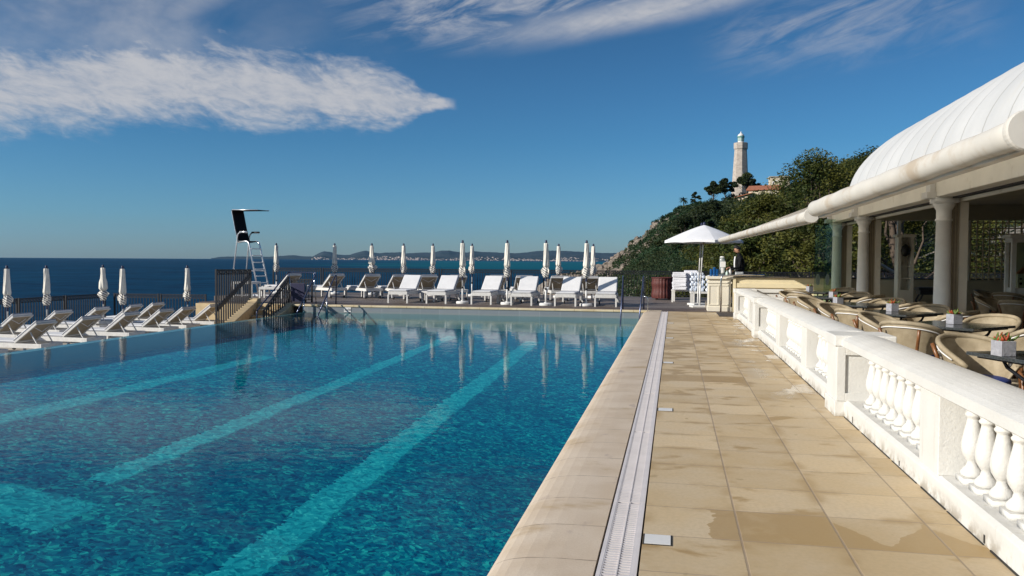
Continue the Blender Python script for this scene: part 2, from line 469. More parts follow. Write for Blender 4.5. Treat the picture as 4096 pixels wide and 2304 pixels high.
    lane = (stripe(-3.93, .205) + stripe(-6.33, .16) + stripe(-8.78, .17)*(yw < 16.5))*(yw > 8.0) + stripe(-3.93, .205)*(yw < 8.05)  # leftmost lane ends early: its fading into the reflection is put into the pattern
    barx = ((yw - 7.05).abs() < .42)*(xw < -5.85)
    lane = (lane*(yw < 23.0) + barx*.9).clamp()
    patch = g.noise(P, .35, 3).smooth(.3, .7)
    deep = g.mix(patch*.35, deep, (.000, .045, .12))
    b = g.mix(lane, deep, lane_c)
    g.out(g.node('ShaderNodeBsdfDiffuse', {'Color': b}).outputs[0])
    # pool water
    m, g = newmat('pool_water'); P = g.pos(); x, y, z = g.xyz(P)
    calm = g.noise(g.vec(x*.5, y*.8), .22, 2).smooth(.35, .65, .35, 1)
    h = g.noise(g.vec(x*1.0, y*1.25), 5.5, 3, .55, .4)*.015*calm + g.noise(g.vec(x*.9, y*1.5), 1.6, 2)*.012
    nb = g.node('ShaderNodeBump', {'Strength': 1.0, 'Distance': .22}); g.put(nb.inputs['Height'], h); nb = nb.outputs[0]
    dt = g.node('ShaderNodeVectorMath', operation='DOT_PRODUCT'); g.put(dt.inputs[0], g.node('ShaderNodeNewGeometry').outputs['Incoming']); g.put(dt.inputs[1], nb)
    fr = ((1 - K(g, dt.outputs['Value']).abs()).clamp().pow(8.5)*.88 + .02).o
    tr = g.node('ShaderNodeBsdfTransparent', {'Color': (.62, .95, .98)}).outputs[0]
    gl = g.node('ShaderNodeBsdfGlossy', {'Roughness': .015, 'Normal': nb}).outputs[0]
    mx = g.node('ShaderNodeMixShader'); g.t.links.new(fr, mx.inputs[0]); g.t.links.new(tr, mx.inputs[1]); g.t.links.new(gl, mx.inputs[2])
    g.out(mx.outputs[0])
    # sea
    m, g = newmat('sea'); P = g.pos(); x, y, z = g.xyz(P)
    big = g.noise(P, .012, 4).smooth(.3, .7); bay = (x*.9 + y*.0 + (g.noise(P, .0015, 3) - .5)*900)
    turq = (bay/ (y + 200)).smooth(-.36, -.23)*y.smooth(500, 1600)*y.smooth(9500, 5200)
    b = g.mix((big*.45 + g.noise(g.vec(x*.35, y), .11, 6, .65).smooth(.36, .66)*.55), (.001, .022, .062), (.003, .062, .130))  # stretched noise puts the light and shade of swell facets into the water colour
    b = g.mix(turq*.6, b, (.003, .140, .175))
    foam = g.noise(g.vec(x, y*.5), .16, 8, .7).smooth(.665, .70)*y.smooth(170, 60)
    b = g.mix(foam*.8, b, (.5, .55, .58))
    h = g.noise(g.vec(x*.55, y), .55, 5, .6) * .5 + g.noise(g.vec(x*.4, y), .09, 4, .6)*2.2 + g.noise(P, 2.5, 3)*.12
    nb = g.node('ShaderNodeBump', {'Strength': 1.0, 'Distance': 2.2}); g.put(nb.inputs['Height'], h)
    dt = g.node('ShaderNodeVectorMath', operation='DOT_PRODUCT'); g.put(dt.inputs[0], g.node('ShaderNodeNewGeometry').outputs['Incoming']); g.put(dt.inputs[1], nb.outputs[0])
    fr = ((1 - K(g, dt.outputs['Value']).abs()).clamp().pow(4.0)*.13 + .012)
    mx = g.node('ShaderNodeMixShader'); g.put(mx.inputs[0], fr)
    g.t.links.new(g.node('ShaderNodeBsdfDiffuse', {'Color': b}).outputs[0], mx.inputs[1])
    g.t.links.new(g.node('ShaderNodeBsdfGlossy', {'Roughness': .22, 'Normal': nb.outputs[0]}).outputs[0], mx.inputs[2]); g.out(mx.outputs[0])
    # wood deck
    m, g = newmat('deck_wood'); P = g.pos(); x, y, z = g.xyz(P)
    iy = (y/.145).floor(); fy = (y/.145).frac(); sx = x/1.9 + g.white(g.vec(iy, 0.0))*3
    r = g.white(g.vec(iy, sx.floor()))
    b = g.mix(r, (.15, .12, .105), (.25, .215, .195))
    b = g.mix(g.noise(g.vec(x*1.2, y*14), 3, 5).smooth(.3, .7, 0, .5), b, (.11, .085, .07))
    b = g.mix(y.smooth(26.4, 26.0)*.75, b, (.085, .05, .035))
    gap = (g.math('MINIMUM', fy, 1 - fy)).smooth(.03, .06, 1, 0)
    b = g.mix(gap*.9, b, (.02, .017, .015))
    g.out(g.bsdf(Base_Color=b, Roughness=.6, Normal=g.bump(gap*-1, .4, .01)))
    # roof tent
    m, g = newmat('tent'); P = g.pos(); x, y, z = g.xyz(P)
    b = g.mix(g.noise(P, .8, 5).smooth(.3, .7), (.56, .56, .555), (.635, .63, .62))
    stn = g.noise(g.vec(x*.6, y*2.5, z*.6), 1.1, 7, .7).smooth(.56, .72, 0, .5)
    b = g.mix(stn, b, (.58, .54, .46))
    seam = (((y - .2)/.93).frac() - .5).abs().smooth(.470, .484); b = g.mix(seam*.7, b, (.34, .33, .30))
    g.out(g.bsdf(Base_Color=b, Roughness=.55))
    # lighthouse stone
    m, g = newmat('lighthouse_stone'); P = g.coord(); x, y, z = g.xyz(P)
    iz = (z/.62).floor(); a = g.math('ARCTAN2', y, x)*3.2 + (iz*.5).frac()
    r = g.white(g.vec(a.floor(), iz))
    b = g.mix(r, (.37, .315, .275), (.50, .44, .385)); jt = ((z/.62).frac() < .1)
    b = g.mix(jt*.5, b, (.28, .24, .2)); b = g.mix(g.noise(P, .25, 4).smooth(.4, .7)*.3, b, (.36, .32, .28))
    g.out(g.bsdf(Base_Color=b, Roughness=.9))
    # glass
    m, g = newmat('glass')
    lw = g.node('ShaderNodeLayerWeight', {'Blend': .25})
    tr = g.node('ShaderNodeBsdfTransparent', {'Color': (.80, .88, .84)}).outputs[0]
    gl = g.node('ShaderNodeBsdfGlossy', {'Roughness': .02}).outputs[0]
    mx = g.node('ShaderNodeMixShader'); g.t.links.new((K(g, lw.outputs[0])*.05).o, mx.inputs[0])
    g.t.links.new(tr, mx.inputs[1]); g.t.links.new(gl, mx.inputs[2]); g.out(mx.outputs[0])
    m, g = newmat('clear_plastic')
    tr = g.node('ShaderNodeBsdfTransparent', {'Color': (.92, .95, .95)}).outputs[0]
    df = g.node('ShaderNodeBsdfPrincipled', {'Base Color': (.7, .75, .76), 'Roughness': .1}).outputs[0]
    mx = g.node('ShaderNodeMixShader', {0: .28}); g.t.links.new(tr, mx.inputs[1]); g.t.links.new(df, mx.inputs[2]); g.out(mx.outputs[0])
    m, g = newmat('frosted')
    g.out(g.bsdf(Base_Color=(.42, .52, .48), Roughness=.4))
    # ground of the hill
    m, g = newmat('hill'); P = g.pos(); x, y, z = g.xyz(P)
    n1 = g.noise(P, .045, 7, .65); n2 = g.noise(P, .35, 6, .7)
    geo = g.node('ShaderNodeNewGeometry'); nz = g.xyz(geo.outputs['Normal'])[2]
    rock = g.mix(n2.smooth(.3, .7), (.20, .16, .125), (.42, .37, .32))
    grn = g.mix(n2.smooth(.3, .7), (.018, .032, .010), (.060, .075, .022))
    left = (x/(y + 1)).smooth(.02, -.09)
    f = (n1*.65 + n2*.35 + left*.14).smooth(.52, .60)
    g.out(g.bsdf(Base_Color=g.mix(f, grn, rock), Roughness=.95, Specular_IOR_Level=.2, Normal=g.bump(n2, 1, 1.5)))
    # far mountains
    m, g = newmat('mountain'); P = g.pos(); x, y, z = g.xyz(P)
    n = g.noise(P, .0016, 7, .6); n3 = g.noise(P, .009, 4)
    g.out(g.bsdf(Base_Color=g.mix((n*.5 + n3*.5).smooth(.35, .65), (.022, .034, .034), (.065, .075, .075)), Roughness=1, Specular_IOR_Level=0))
    # foliage
    def leaf(name, c0, c1, c2, sc):
        m, g = newmat(name)
        geo = g.node('ShaderNodeNewGeometry'); ri = K(g, geo.outputs['Random Per Island']); P = geo.outputs['Position']
        c = g.mix(ri, c0, c1); c = g.mix(g.noise(P, sc, 4).smooth(.42, .60, 0, .85), c, c2); c = g.mix(g.noise(P, sc*.45, 4).smooth(.50, .64, 0, .6), c, c0)
        df = g.bsdf(Base_Color=c, Roughness=.6, Specular_IOR_Level=.25)
        tl = g.node('ShaderNodeBsdfTranslucent'); g.put(tl.inputs[0], c)
        mx = g.node('ShaderNodeMixShader', {0: .28}); g.t.links.new(df, mx.inputs[1]); g.t.links.new(tl.outputs[0], mx.inputs[2]); g.out(mx.outputs[0])
    leaf('pine_leaf', (.020, .036, .010), (.075, .098, .022), (.13, .125, .022), .5)
    leaf('pine_dark', (.009, .019, .009), (.032, .050, .018), (.050, .065, .018), .12)
    leaf('scrub_leaf', (.014, .027, .010), (.058, .070, .023), (.028, .070, .028), .03)
    leaf('bush_leaf', (.030, .038, .008), (.085, .080, .018), (.050, .062, .012), .15)
mats()

# ================================================================ THE SETTING
WZ = -.255        # pool water level
def structure():
    # promenade, coping, terrace, deck, lower deck
    MB().box(-.148, 1.70, -4, 24.62, -.6, 0).build('promenade', 'promenade', kind='structure')
    m = MB()
    prof = [(-.905, -.5), (-.915, -.14), (-.912, -.105), (-.898, -.078), (-.872, -.055), (-.835, -.036), (-.785, -.021), (-.72, -.010), (-.64, -.003), (-.55, 0), (-.362, .0005), (-.362, -.5)]
    m.prism(prof, 29.0, 'y', -4).build('pool_coping', 'coping', smooth=False, kind='structure')
    MB().box(-.36, -.15, -4, 24.6, -.6, -.03).build('drain_channel', 'gap_dark', kind='structure')  # near-black colour stands in for the shade down in the slots
    m = MB(); m.prism([(24.952, -.068), (24.925, -.062), (24.92, -.03), (24.94, -.006), (24.98, 0.0), (25.16, 0.0), (25.16, -.068)], 12.6, 'x', -12.75)
    m.build('far_coping', 'coping_far', kind='structure')
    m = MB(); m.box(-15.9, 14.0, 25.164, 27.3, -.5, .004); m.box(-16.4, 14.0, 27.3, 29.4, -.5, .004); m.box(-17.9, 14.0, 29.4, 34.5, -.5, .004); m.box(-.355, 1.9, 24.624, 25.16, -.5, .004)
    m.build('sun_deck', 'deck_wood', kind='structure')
    MB().box(1.72, 4.2, -4, 25.1, -.5, .003).build('terrace', 'terrace_tile', kind='structure')
    MB().box(-21.4, -11.9, -6, 25.15, -1.4, -.9).build('lower_deck', 'lower_deck_tile', kind='structure')
    MB().box(-21.4, -15.92, 25.15, 27.14, -1.4, -.902).build('lower_deck_end', 'lower_deck_tile', kind='structure')
    MB().box(-15.9, -12.75, 24.98, 25.158, -1.3, -.03).build('deck_wall', 'stair_stone', kind='structure'); MB().box(-16.4, -15.92, 27.15, 27.29, -1.3, -.03).build('deck_wall', 'cream_wall', kind='structure')
    # basin
    def fz(x, y): return -1.42 + (y - 6.7)*.036 + (-3.9 - x)*.155 - (y - 6.7)*(-3.9 - x)*.0072
    nx, ny = 24, 40
    m = MB(); m.grid(lambda u, v: (-11.8 + u*10.95, -4 + v*28.95, min(-.62, max(-2.2, fz(-11.8 + u*10.95, -4 + v*28.95)))), nx, ny)
    m.build('pool_floor', 'pool_mosaic', smooth=True, kind='structure', fix=False)
    m = MB(); m.box(-.91, -.50, -4, 24.9, -2.6, -.12); m.box(-11.8, -.9, -4.3, -4, -2.6, 0)
    m.build('pool_side_wall', 'pool_mosaic', kind='structure')
    MB().box(-12.0, -.5, 24.951, 25.1, -2.6, -.069).build('pool_end_wall', 'pool_wall_tile', kind='structure')
    m = MB(); m.box(-11.98, -11.72, -4, 24.95, -1.3, WZ - .004); m.build('infinity_edge', 'pool_wall_tile', kind='structure')
    m = MB(); m.grid(lambda u, v: (-11.99 + u*11.09, -4 + v*28.95, WZ), 2, 2); m.build('pool_water', 'pool_water', kind='structure', fix=False)
    # sea
    m = MB(); m.add([(17000*cos(k*pi/90), 17000*sin(k*pi/90), -12) for k in range(180)], [tuple(range(180))]); m.build('sea', 'sea', kind='structure')
    # doormat
    tag(MB().box(1.22, 1.68, 22.75, 24.5, .001, .014).build('door_mat', 'mat_dark'), 'dark mat on the walkway in front of the bar', 'mat')
structure()

# ---------------------------------------------------------------- drain grates and deck lights
def grates():
    cuts = [-4, -1.32, .81, 2.94, 5.07, 7.21, 9.32, 11.46, 13.6, 15.73, 17.87, 20.0, 22.13, 24.58]
    names = {2: 'second', 3: 'third', 4: 'fourth', 5: 'fifth', 6: 'sixth', 7: 'seventh', 8: 'eighth', 9: 'ninth'}
    vis = 0
    for i in range(2, len(cuts) - 1):
        y0, y1 = cuts[i] + .003, cuts[i+1] - .003; m = MB()
        x0, x1 = -.350, -.158
        # long ribs + crossbars: slots are real gaps
        for a, b in ((x0, x0 + .020), (-.2565, -.2505), (x1 - .020, x1)):
            m.box(a, b, y0, y1, -.028, .002)
        m.box(x1 - .034, x1 - .02, y0, y1, -.028, .0008); m.box(x0 + .02, x0 + .026, y0, y1, -.028, .0008)
        pass
        st = .034 if y0 < 12 else .068
        k = int((y1 - y0)/st)
        for j in range(k):
            ya = y0 + j*st
            for a, b in ((x0 + .026, -.2565), (-.2505, x1 - .034)):
                m.box(a, b, ya, ya + st*.52, -.012, .0)
        vis += 1
        lab = ('slotted white drain grate nearest the camera, along the pool coping' if i == 2 else
               'slotted white drain grate at the far end of the channel' if i == len(cuts) - 2 else
               f'slotted white drain grate, {["first","second","third","fourth","fifth","sixth","seventh","eighth","ninth","tenth","eleventh"][vis-1]} from the camera beside the coping')
        tag(m.build('drain_grate', 'grate'), lab, 'drain grate', 'drain grates along the pool')
    for i, y in enumerate((4.405, 8.32, 12.2, 16.12, 20.0)):
        o = thing('floor_light', f'small white cover set in the paving beside the drain, {["nearest","second nearest","third nearest","fourth nearest","farthest"][i]} to the camera', 'floor light', (0, 0, 0), 0, 'square covers beside the drain')
        MB().box(-.138, .0, y - .074, y + .074, .001, .005).build('lid', 'plastic_white', o)
        MB().box(-.147, .009, y - .083, y + .083, .0005, .0025).build('rim', 'gap_dark', o)
grates()

# ---------------------------------------------------------------- balustrade
def balustrade():
    B = thing('balustrade', 'long white balustrade between the walkway and the restaurant terrace', 'balustrade')
    y_end = 22.1
    m = MB()
    m.prism([(1.635, 0), (1.635, .135), (1.665, .16), (2.04, .16), (2.04, 0)], y_end + 3, 'y', -3); m.build('base', 'white_paint', B, bevel=.006)
    peds = [(.2, .66), (8.36, 8.84), (16.58, 17.04), (21.75, 22.2)]
    for k, (a, b) in enumerate(peds):
        m = MB(); m.box(1.56, 2.07, a, b, .15, .685)
        p = m.build('pedestal', 'white_paint', B, bevel=.006)
        MB().box(1.545, 2.085, a - .015, b + .015, 0, .152).build('plinth', 'white_paint', p, bevel=.008)
        MB().box(1.535, 2.095, a - .03, b + .03, .685, .79).build('cap', 'white_paint', p, bevel=.008)
        m = MB()   # moulding framing the sunk panel on the end face
        for (xa, xb, za, zb) in ((1.56, 1.64, .152, .684), (1.99, 2.07, .152, .684), (1.64, 1.99, .152, .23), (1.64, 1.99, .60, .684)):
            m.box(xa, xb, a - .022, a - .001, za, zb)
        m.build('panel_frame', 'white_paint', p, bevel=.004)
    segs = [(-3, .2), (.66, 8.36), (8.84, 16.58), (17.04, 21.75)]
    for a, b in segs:
        # rail: fascia, rounded crown, small fillet below
        pr = [(1.60, .685), (1.60, .75)]
        for i in range(11):
            t = i/10; pr.append((1.60 + .43*t, .75 + .05*sin(pi*t)**.8))
        pr += [(2.03, .685), (1.98, .685), (1.98, .661), (1.66, .661), (1.66, .685)]
        m = MB(); m.prism(pr, b - a, 'y', a); m.build('rail', 'white_paint', B, bevel=.004)
    # bays
    bal = None
    prof = [(.030, .24), (.046, .25), (.052, .262), (.040, .275), (.030, .283), (.040, .296), (.058, .325), (.066, .36), (.064, .395), (.054, .445), (.042, .495), (.036, .525), (.036, .535), (.047, .545), (.050, .555), (.040, .567), (.047, .580), (.056, .592)]
    prof = [(.056, .196), (.066, .205), (.068, .222), (.054, .240), (.044, .250), (.036, .258)] + prof[4:]
    def baluster(y):
        nonlocal bal
        if bal is None:
            m = MB(); m.lathe([(r_*.98, .197 + (z_ - .196)*1.066) for r_, z_ in prof], 18)
            m.box(-.072, .072, -.072, .072, .161, .197); m.box(-.058, .058, -.058, .058, .618, .661)
            bal = m.build('baluster', 'white_paint', B)
            me = bal.data
            for q in me.polygons: q.use_smooth = len(q.vertices) == 4 and abs(q.normal.z) < .95
            bal.location = (1.80, y, 0)
        else:
            c = bal.copy(); COL.objects.link(c); c.location = (1.80, y, 0)
    piers = []
    def bay(a, b, n):
        for i in range(n): baluster(a + (b - a)*(i + .5)/n)
    bay(3.42, 5.50, 9); piers.append((5.52, 5.92)); bay(6.10, 8.04, 8)
    piers.append((3.0, 3.40)); bay(1.0, 2.98, 8)
    piers += [(10.78, 11.18), (13.47, 13.87)]
    bay(9.0, 10.70, 7); bay(11.22, 13.42, 9); bay(13.95, 16.30, 9)
    piers += [(18.75, 19.15)]
    bay(17.15, 18.70, 7); bay(19.2, 21.5, 9)
    for a, b in piers:
        MB().box(1.645, 2.0, a, b, .16, .66).build('pier', 'white_paint', B, bevel=.005)
    m = MB(); q = random.Random(4); y = 2.0
    while y < 22:
        L = q.uniform(.15, .7); m.box(1.628, 1.6345, y, y + L, .0006, q.uniform(.004, .011)); y += L + q.uniform(.0, .12)
    m.build('base_gap', 'gap_dark', B)
    # weep holes: short rusty pipe stubs at the foot of the base
    for y in (4.68, 6.35, 7.95, 11.0, 12.6, 14.6):
        MB().box(1.632, 1.637, y, y + .018, .012, .012 + rnd.uniform(.03, .075)).build('crack', 'gap_dark', B)
    w = MB(); w.box(2.10, 2.75, 22.05, 22.42, 0, .69); w.box(2.10, 2.80, 22.0, 22.47, .69, .775)
    tag(w.build('low_wall', 'white_paint', bevel=.008), 'short low white wall returning at the far end of the balustrade', 'wall')
balustrade()

# ---------------------------------------------------------------- sun loungers
def make_lounger():
    t = thing('sun_lounger', 'white sun lounger', 'sun lounger')
    m = MB()
    for a, b, c, d in ((-.34, .34, 0, .05), (-.34, .34, 1.85, 1.9), (-.34, -.29, .05, 1.85), (.29, .34, .05, 1.85)): m.box(a, b, c, d, .29, .395)
    m.build('frame', 'wicker_white', t, bevel=.008)
    m = MB()
    for i in range(9): m.box(-.29, .29, .1 + i*.13, .15 + i*.13, .35, .37)
    m.build('slats', 'wicker_white', t)
    for sx in (-1, 1):
        MB().box(sx*.335 - .028, sx*.335 + .028, .0, .055, 0, .29).build('leg', 'wicker_white', t, bevel=.006)
        MB().box(sx*.335 - .028, sx*.335 + .028, 1.72, 1.775, .05, .29).build('leg', 'wicker_white', t, bevel=.006)
        w = MB(); w.lathe([(.025, -.02), (.05, -.018), (.05, .018), (.025, .02)], 14); w.xform(Matrix.Translation((sx*.29, 1.75, .052)) @ Matrix.Rotation(pi/2, 4, 'Y'))
        w.build('wheel', 'rubber', t)
    c = MB().box(-.315, .315, .015, 1.20, .398, .458).build('seat_cushion', 'cushion', t, bevel=.022)
    MB().tube([(-.318, .012, .428), (.318, .012, .428), (.318, 1.2, .428), (-.318, 1.2, .428)], .007, 5, closed=True).build('piping', 'piping', c)
    R = Matrix.Translation((0, 1.17, .43)) @ Matrix.Rotation(RAD(37), 4, 'X')
    c = MB().box(-.315, .315, .0, .76, .012, .072, R).build('back_cushion', 'cushion', t, bevel=.024)
    MB().tube([R @ Vector(p) for p in ((-.318, 0, .042), (.318, 0, .042), (.318, .765, .042), (-.318, .765, .042))], .007, 5, closed=True).build('piping', 'piping', c)
    MB().box(-.315, .315, .78, .80, .085, .087, R)
    fr = MB(); fr.box(-.33, -.285, 0, .74, -.035, .008, R); fr.box(.285, .33, 0, .74, -.035, .008, R); fr.box(-.285, .285, .70, .74, -.03, .006, R); fr.box(-.285, .285, 0, .04, -.03, .006, R)
    b = fr.build('back_frame', 'wicker_white', t, bevel=.006)
    MB().box(-.285, .285, .04, .70, -.012, .0, R).build('back_panel', 'backing', b)
    for sx in (-1, 1):
        MB().bar(R @ Vector((sx*.24, .42, -.03)), (sx*.24, 1.72, .36), .022).build('strut', 'wicker_white', t)
    MB().tube([R @ Vector((-.32, .60, .03)), R @ Vector((0, .50, -.10)), R @ Vector((.32, .60, .03))], .009, 6).build('strap', 'cushion', t)
    return t
lounger = make_lounger()
ORD = ['first', 'second', 'third', 'fourth', 'fifth', 'sixth', 'seventh', 'eighth', 'ninth', 'tenth', 'eleventh', 'twelfth']
def loungers():
    front = [(-9.23, 26.45, RAD(1)), (-7.87, 26.45, 0), (-6.30, 26.42, RAD(-2)), (-4.90, 26.22, RAD(1)), (-3.45, 26.2, RAD(-1)), (-2.15, 26.28, RAD(2))]
    extra = ['a shadow band on its backrest, leftmost in the front row', 'second from left in the front row', 'third from left in the front row',
             'fourth from left in the front row', 'fifth from left in the front row', 'rightmost of the front row, beside the pool handrails']
    for i, (x, y, r) in enumerate(front):
        lab = ('white lounger with ' if i == 0 else 'white lounger facing the pool, ') + extra[i]
        if i == 0: place(lounger, (x, y, .004), r); lounger['label'] = lab; lounger['group'] = 'front row of loungers on the far deck'
        else: dup(lounger, (x, y, .004), r, lab, 'front row of loungers on the far deck')
    # back row faces the sea: head towards us
    xs = [(-14.2, 1.05), (-12.45, .95), (-11.05, .80), (-9.95, .72), (-8.85, .62), (-7.75, .5), (-6.35, .38), (-5.35, .32), (-4.05, .30), (-2.95, .25)]
    for i, (x, a) in enumerate(xs):
        rz = pi + a     # feet towards (-sin a, cos a)
        # head end of the lounger (local y = 1.9) placed near y = 29.1
        hx, hy = x, 29.05 + (.35 if i > 5 else 0)
        px, py = hx + 1.9*sin(rz), hy - 1.9*cos(rz)
        dup(lounger, (px, py, .004), rz, f'white lounger facing the sea, {ORD[i]} from left in the back row' if i else 'white lounger half hidden behind the dark blue panel, leftmost of the back row', 'back row of loungers on the far deck')
    # lower terrace by the infinity edge: feet towards -x
    r1 = [15.0, 16.55, 18.15, 19.65, 21.25, 22.35, 23.75]; r2 = [17.1, 18.45, 19.9, 21.4, 22.9, 24.1]
    for i, y in enumerate(r1):
        dup(lounger, (-16.15, y - .0, -.9), RAD(-90) + RAD(rnd.uniform(-3, 3)),
            'white lounger whose foot end alone shows at the left edge of the photo' if i == 0 else f'white lounger with raised back, {ORD[i-1]} from left in the row along the infinity edge',
            'near row of loungers on the lower terrace')
    for i, y in enumerate(r2):
        dup(lounger, (-18.45, y, -.9), RAD(-90) + RAD(rnd.uniform(-3, 3)), f'white lounger, {ORD[i]} from left in the row beside the lower terrace fence', 'far row of loungers on the lower terrace')
loungers()

# ---------------------------------------------------------------- closed parasols
def make_umbrella(seed, flare=1.0, bulge=1.0):
    q = random.Random(seed)
    t = thing('closed_parasol', 'closed cream parasol', 'parasol')
    MB().lathe([(.19, 0), (.215, .015), (.215, .075), (.19, .095), (.05, .10), (.05, .12)], 28).build('base', 'plastic_white', t, smooth=False, bevel=.006)
    MB().tube([(0, 0, .1), (0, 0, .55)], .028, 12).build('sleeve', 'plastic_white', t, smooth=True)
    p = MB().tube([(0, 0, .5), (0, 0, 2.06)], .020, 10).build('pole', 'plastic_white', t, smooth=True)
    MB().lathe([(.03, .52), (.042, .535), (.042, .57), (.03, .585)], 12).build('clamp', 'rubber', p)
    MB().lathe([(.024, .80), (.030, .81), (.030, .96), (.024, .97)], 10).build('runner', 'navy', t)
    tw = q.uniform(2.2, 4.2)*q.choice((-1, 1)); ph = q.uniform(0, 6)
    def fold(th, z): return 1 + .13*cos(7*th + tw*z*2 + ph) + .07*cos(3*th - tw*z + ph*2)
    pr = [(.058, 2.055), (.066, 2.04), (.068, 1.96), (.072, 1.84), (.078, 1.7), (.084*bulge, 1.56), (.092*bulge, 1.42), (.098*bulge, 1.34), (.084, 1.27)]
    c = MB().lathe(pr, 40, fold=fold).build('canopy', 'canvas', t, smooth=True)
    pr = [(.084, 1.275), (.094, 1.23), (.108*flare, 1.18), (.114*flare, 1.12), (.108, 1.05), (.096, .98), (.074, .925)]
    MB().lathe(pr, 40, fold=lambda th, z: 1 + .10*cos(5*th + tw*z*4 + ph) + .07*cos(3*th - 3*z)).build('hem', 'hem', t, smooth=True)
    f = MB()    # loose pleat of the hem
    a = q.uniform(0, 6.28); 
    for k in range(2):
        a2 = a + k*2.1; ca, sa = cos(a2), sin(a2)
        f.add([(ca*.07, sa*.07, 1.30), (ca*.17*flare, sa*.17*flare, 1.17), (ca*.15, sa*.15, 1.06), (cos(a2+.5)*.08, sin(a2+.5)*.08, 1.08)], [(0, 1, 2, 3)])
    f.build('loose_flap', 'canvas', t, solid=.006)
    MB().lathe([(.038, 2.06), (.042, 2.08), (.036, 2.11), (.034, 2.14), (.018, 2.155)], 14).build('finial', 'navy', t, smooth=True)
    return t
def umbrellas():
    A = make_umbrella(1, 1.0); B = make_umbrella(2, .88); Cc = make_umbrella(5, 1.4, 1.35)
    spec = [(-7.02, 26.72, 0, A, 'leftmost in the front row, on a white disc base'), (-5.45, 26.58, 0, B, 'second from left in the front row, on a white disc base'),
            (-4.12, 26.42, 0, A, 'third from left in the front row, on a white disc base'), (-2.80, 26.5, 0, B, 'rightmost in the front row, on a white disc base')]
    for i, (sx) in enumerate((1017.6, 1281, 1445, 1583, 1708, 1872, 2224, 2361)):
        Y = 32.2
        x = (sx - 2697)/3260*Y*1.02 + .25
        spec.append((x, Y, 0, (B, A, Cc, B, A, B, A, B)[i], ('standing behind the lifeguard ladder' if i == 0 else f'back row by the far fence, {ORD[i]} from the left')))
    left = [(-19.27, 20.64, A, 'leftmost on the lower terrace, at the photo edge'), (-18.89, 21.74, B, 'second from the left on the lower terrace'), (-19.25, 24.73, Cc, 'third on the lower terrace, fat with a wide loose flap'),
            (-16.93, 22.64, A, 'fourth on the lower terrace, striped hem, rising among the loungers'), (-16.41, 25.3, B, 'rightmost on the lower terrace, beside the last lounger')]
    for x, y, p, l in left: spec.append((x, y, -.91, p, l))
    used = set()
    for x, y, z, p, l in spec:
        lab = 'closed cream parasol, ' + l; gp = 'closed parasols around the pool'
        if id(p) not in used:
            used.add(id(p)); place(p, (x, y, z + .004), rnd.uniform(0, 6)); p['label'] = lab; p['group'] = gp
        else: dup(p, (x, y, z + .004), rnd.uniform(0, 6), lab, gp)
umbrellas()

# ---------------------------------------------------------------- iron fences
def fence(label, pts, z, h, panel=2.45, step=.115, group=None):
    t = thing('iron_fence', label, 'fence', (0, 0, 0), 0, group)
    for (x0, y0), (x1, y1) in zip(pts[:-1], pts[1:]):
        L = sqrt((x1-x0)**2 + (y1-y0)**2); n = max(1, round(L/panel)); ux, uy = (x1-x0)/L, (y1-y0)/L
        P = lambda s, zz: (x0 + ux*s, y0 + uy*s, z + zz)
        for i in range(n):
            a, b = L*i/n + .05, L*(i+1)/n - .05; m = MB()
            m.bar(P(a, h - .014), P(b, h - .014), .045, .030); m.bar(P(a, h - .14), P(b, h - .14), .025, .024); m.bar(P(a, .09), P(b, .09), .025, .024)
            k = max(1, round((b-a)/.13)); w = (b-a)/k
            for j in range(k):
                s0, s1 = a + j*w, a + (j+1)*w
                m.bar(P(s0, h - .13), P(s1, h - .022), .017); m.bar(P(s0, h - .022), P(s1, h - .13), .017)
                m.bar(P(s0, h - .14), P(s0, h - .012), .015)
            k = round((b-a)/step)
            for j in range(1, k): m.bar(P(a + (b-a)*j/k, .09), P(a + (b-a)*j/k, h - .14), .020)
            m.build('panel', 'iron', t)
            for s in (a, b):
                MB().bar(P(s, 0), P(s, h + .015), .05).build('post', 'iron', t)
    return t
fence('black iron fence with a lattice band along the far edge of the sun deck', [(-17.8, 34), (-13.0, 34), (-6.85, 34), (-5.35, 34), (2.6, 34), (13.5, 34)], 0, 1.09, 2.5)
fence('black iron fence with a lattice band along the seaward edge of the lower terrace', [(-20.6, 6), (-20.6, 26.6)], -.9, 1.07, 2.1)
fence('black iron fence across the end of the lower terrace, right of the leftmost parasols', [(-20.4, 26.75), (-16.7, 26.95)], -.9, 1.07, 1.85)
fence('short black iron fence panel standing behind the dark blue board at the deck edge', [(-13.0, 26.05), (-12.1, 26.0)], .004, .80, .9, .11)
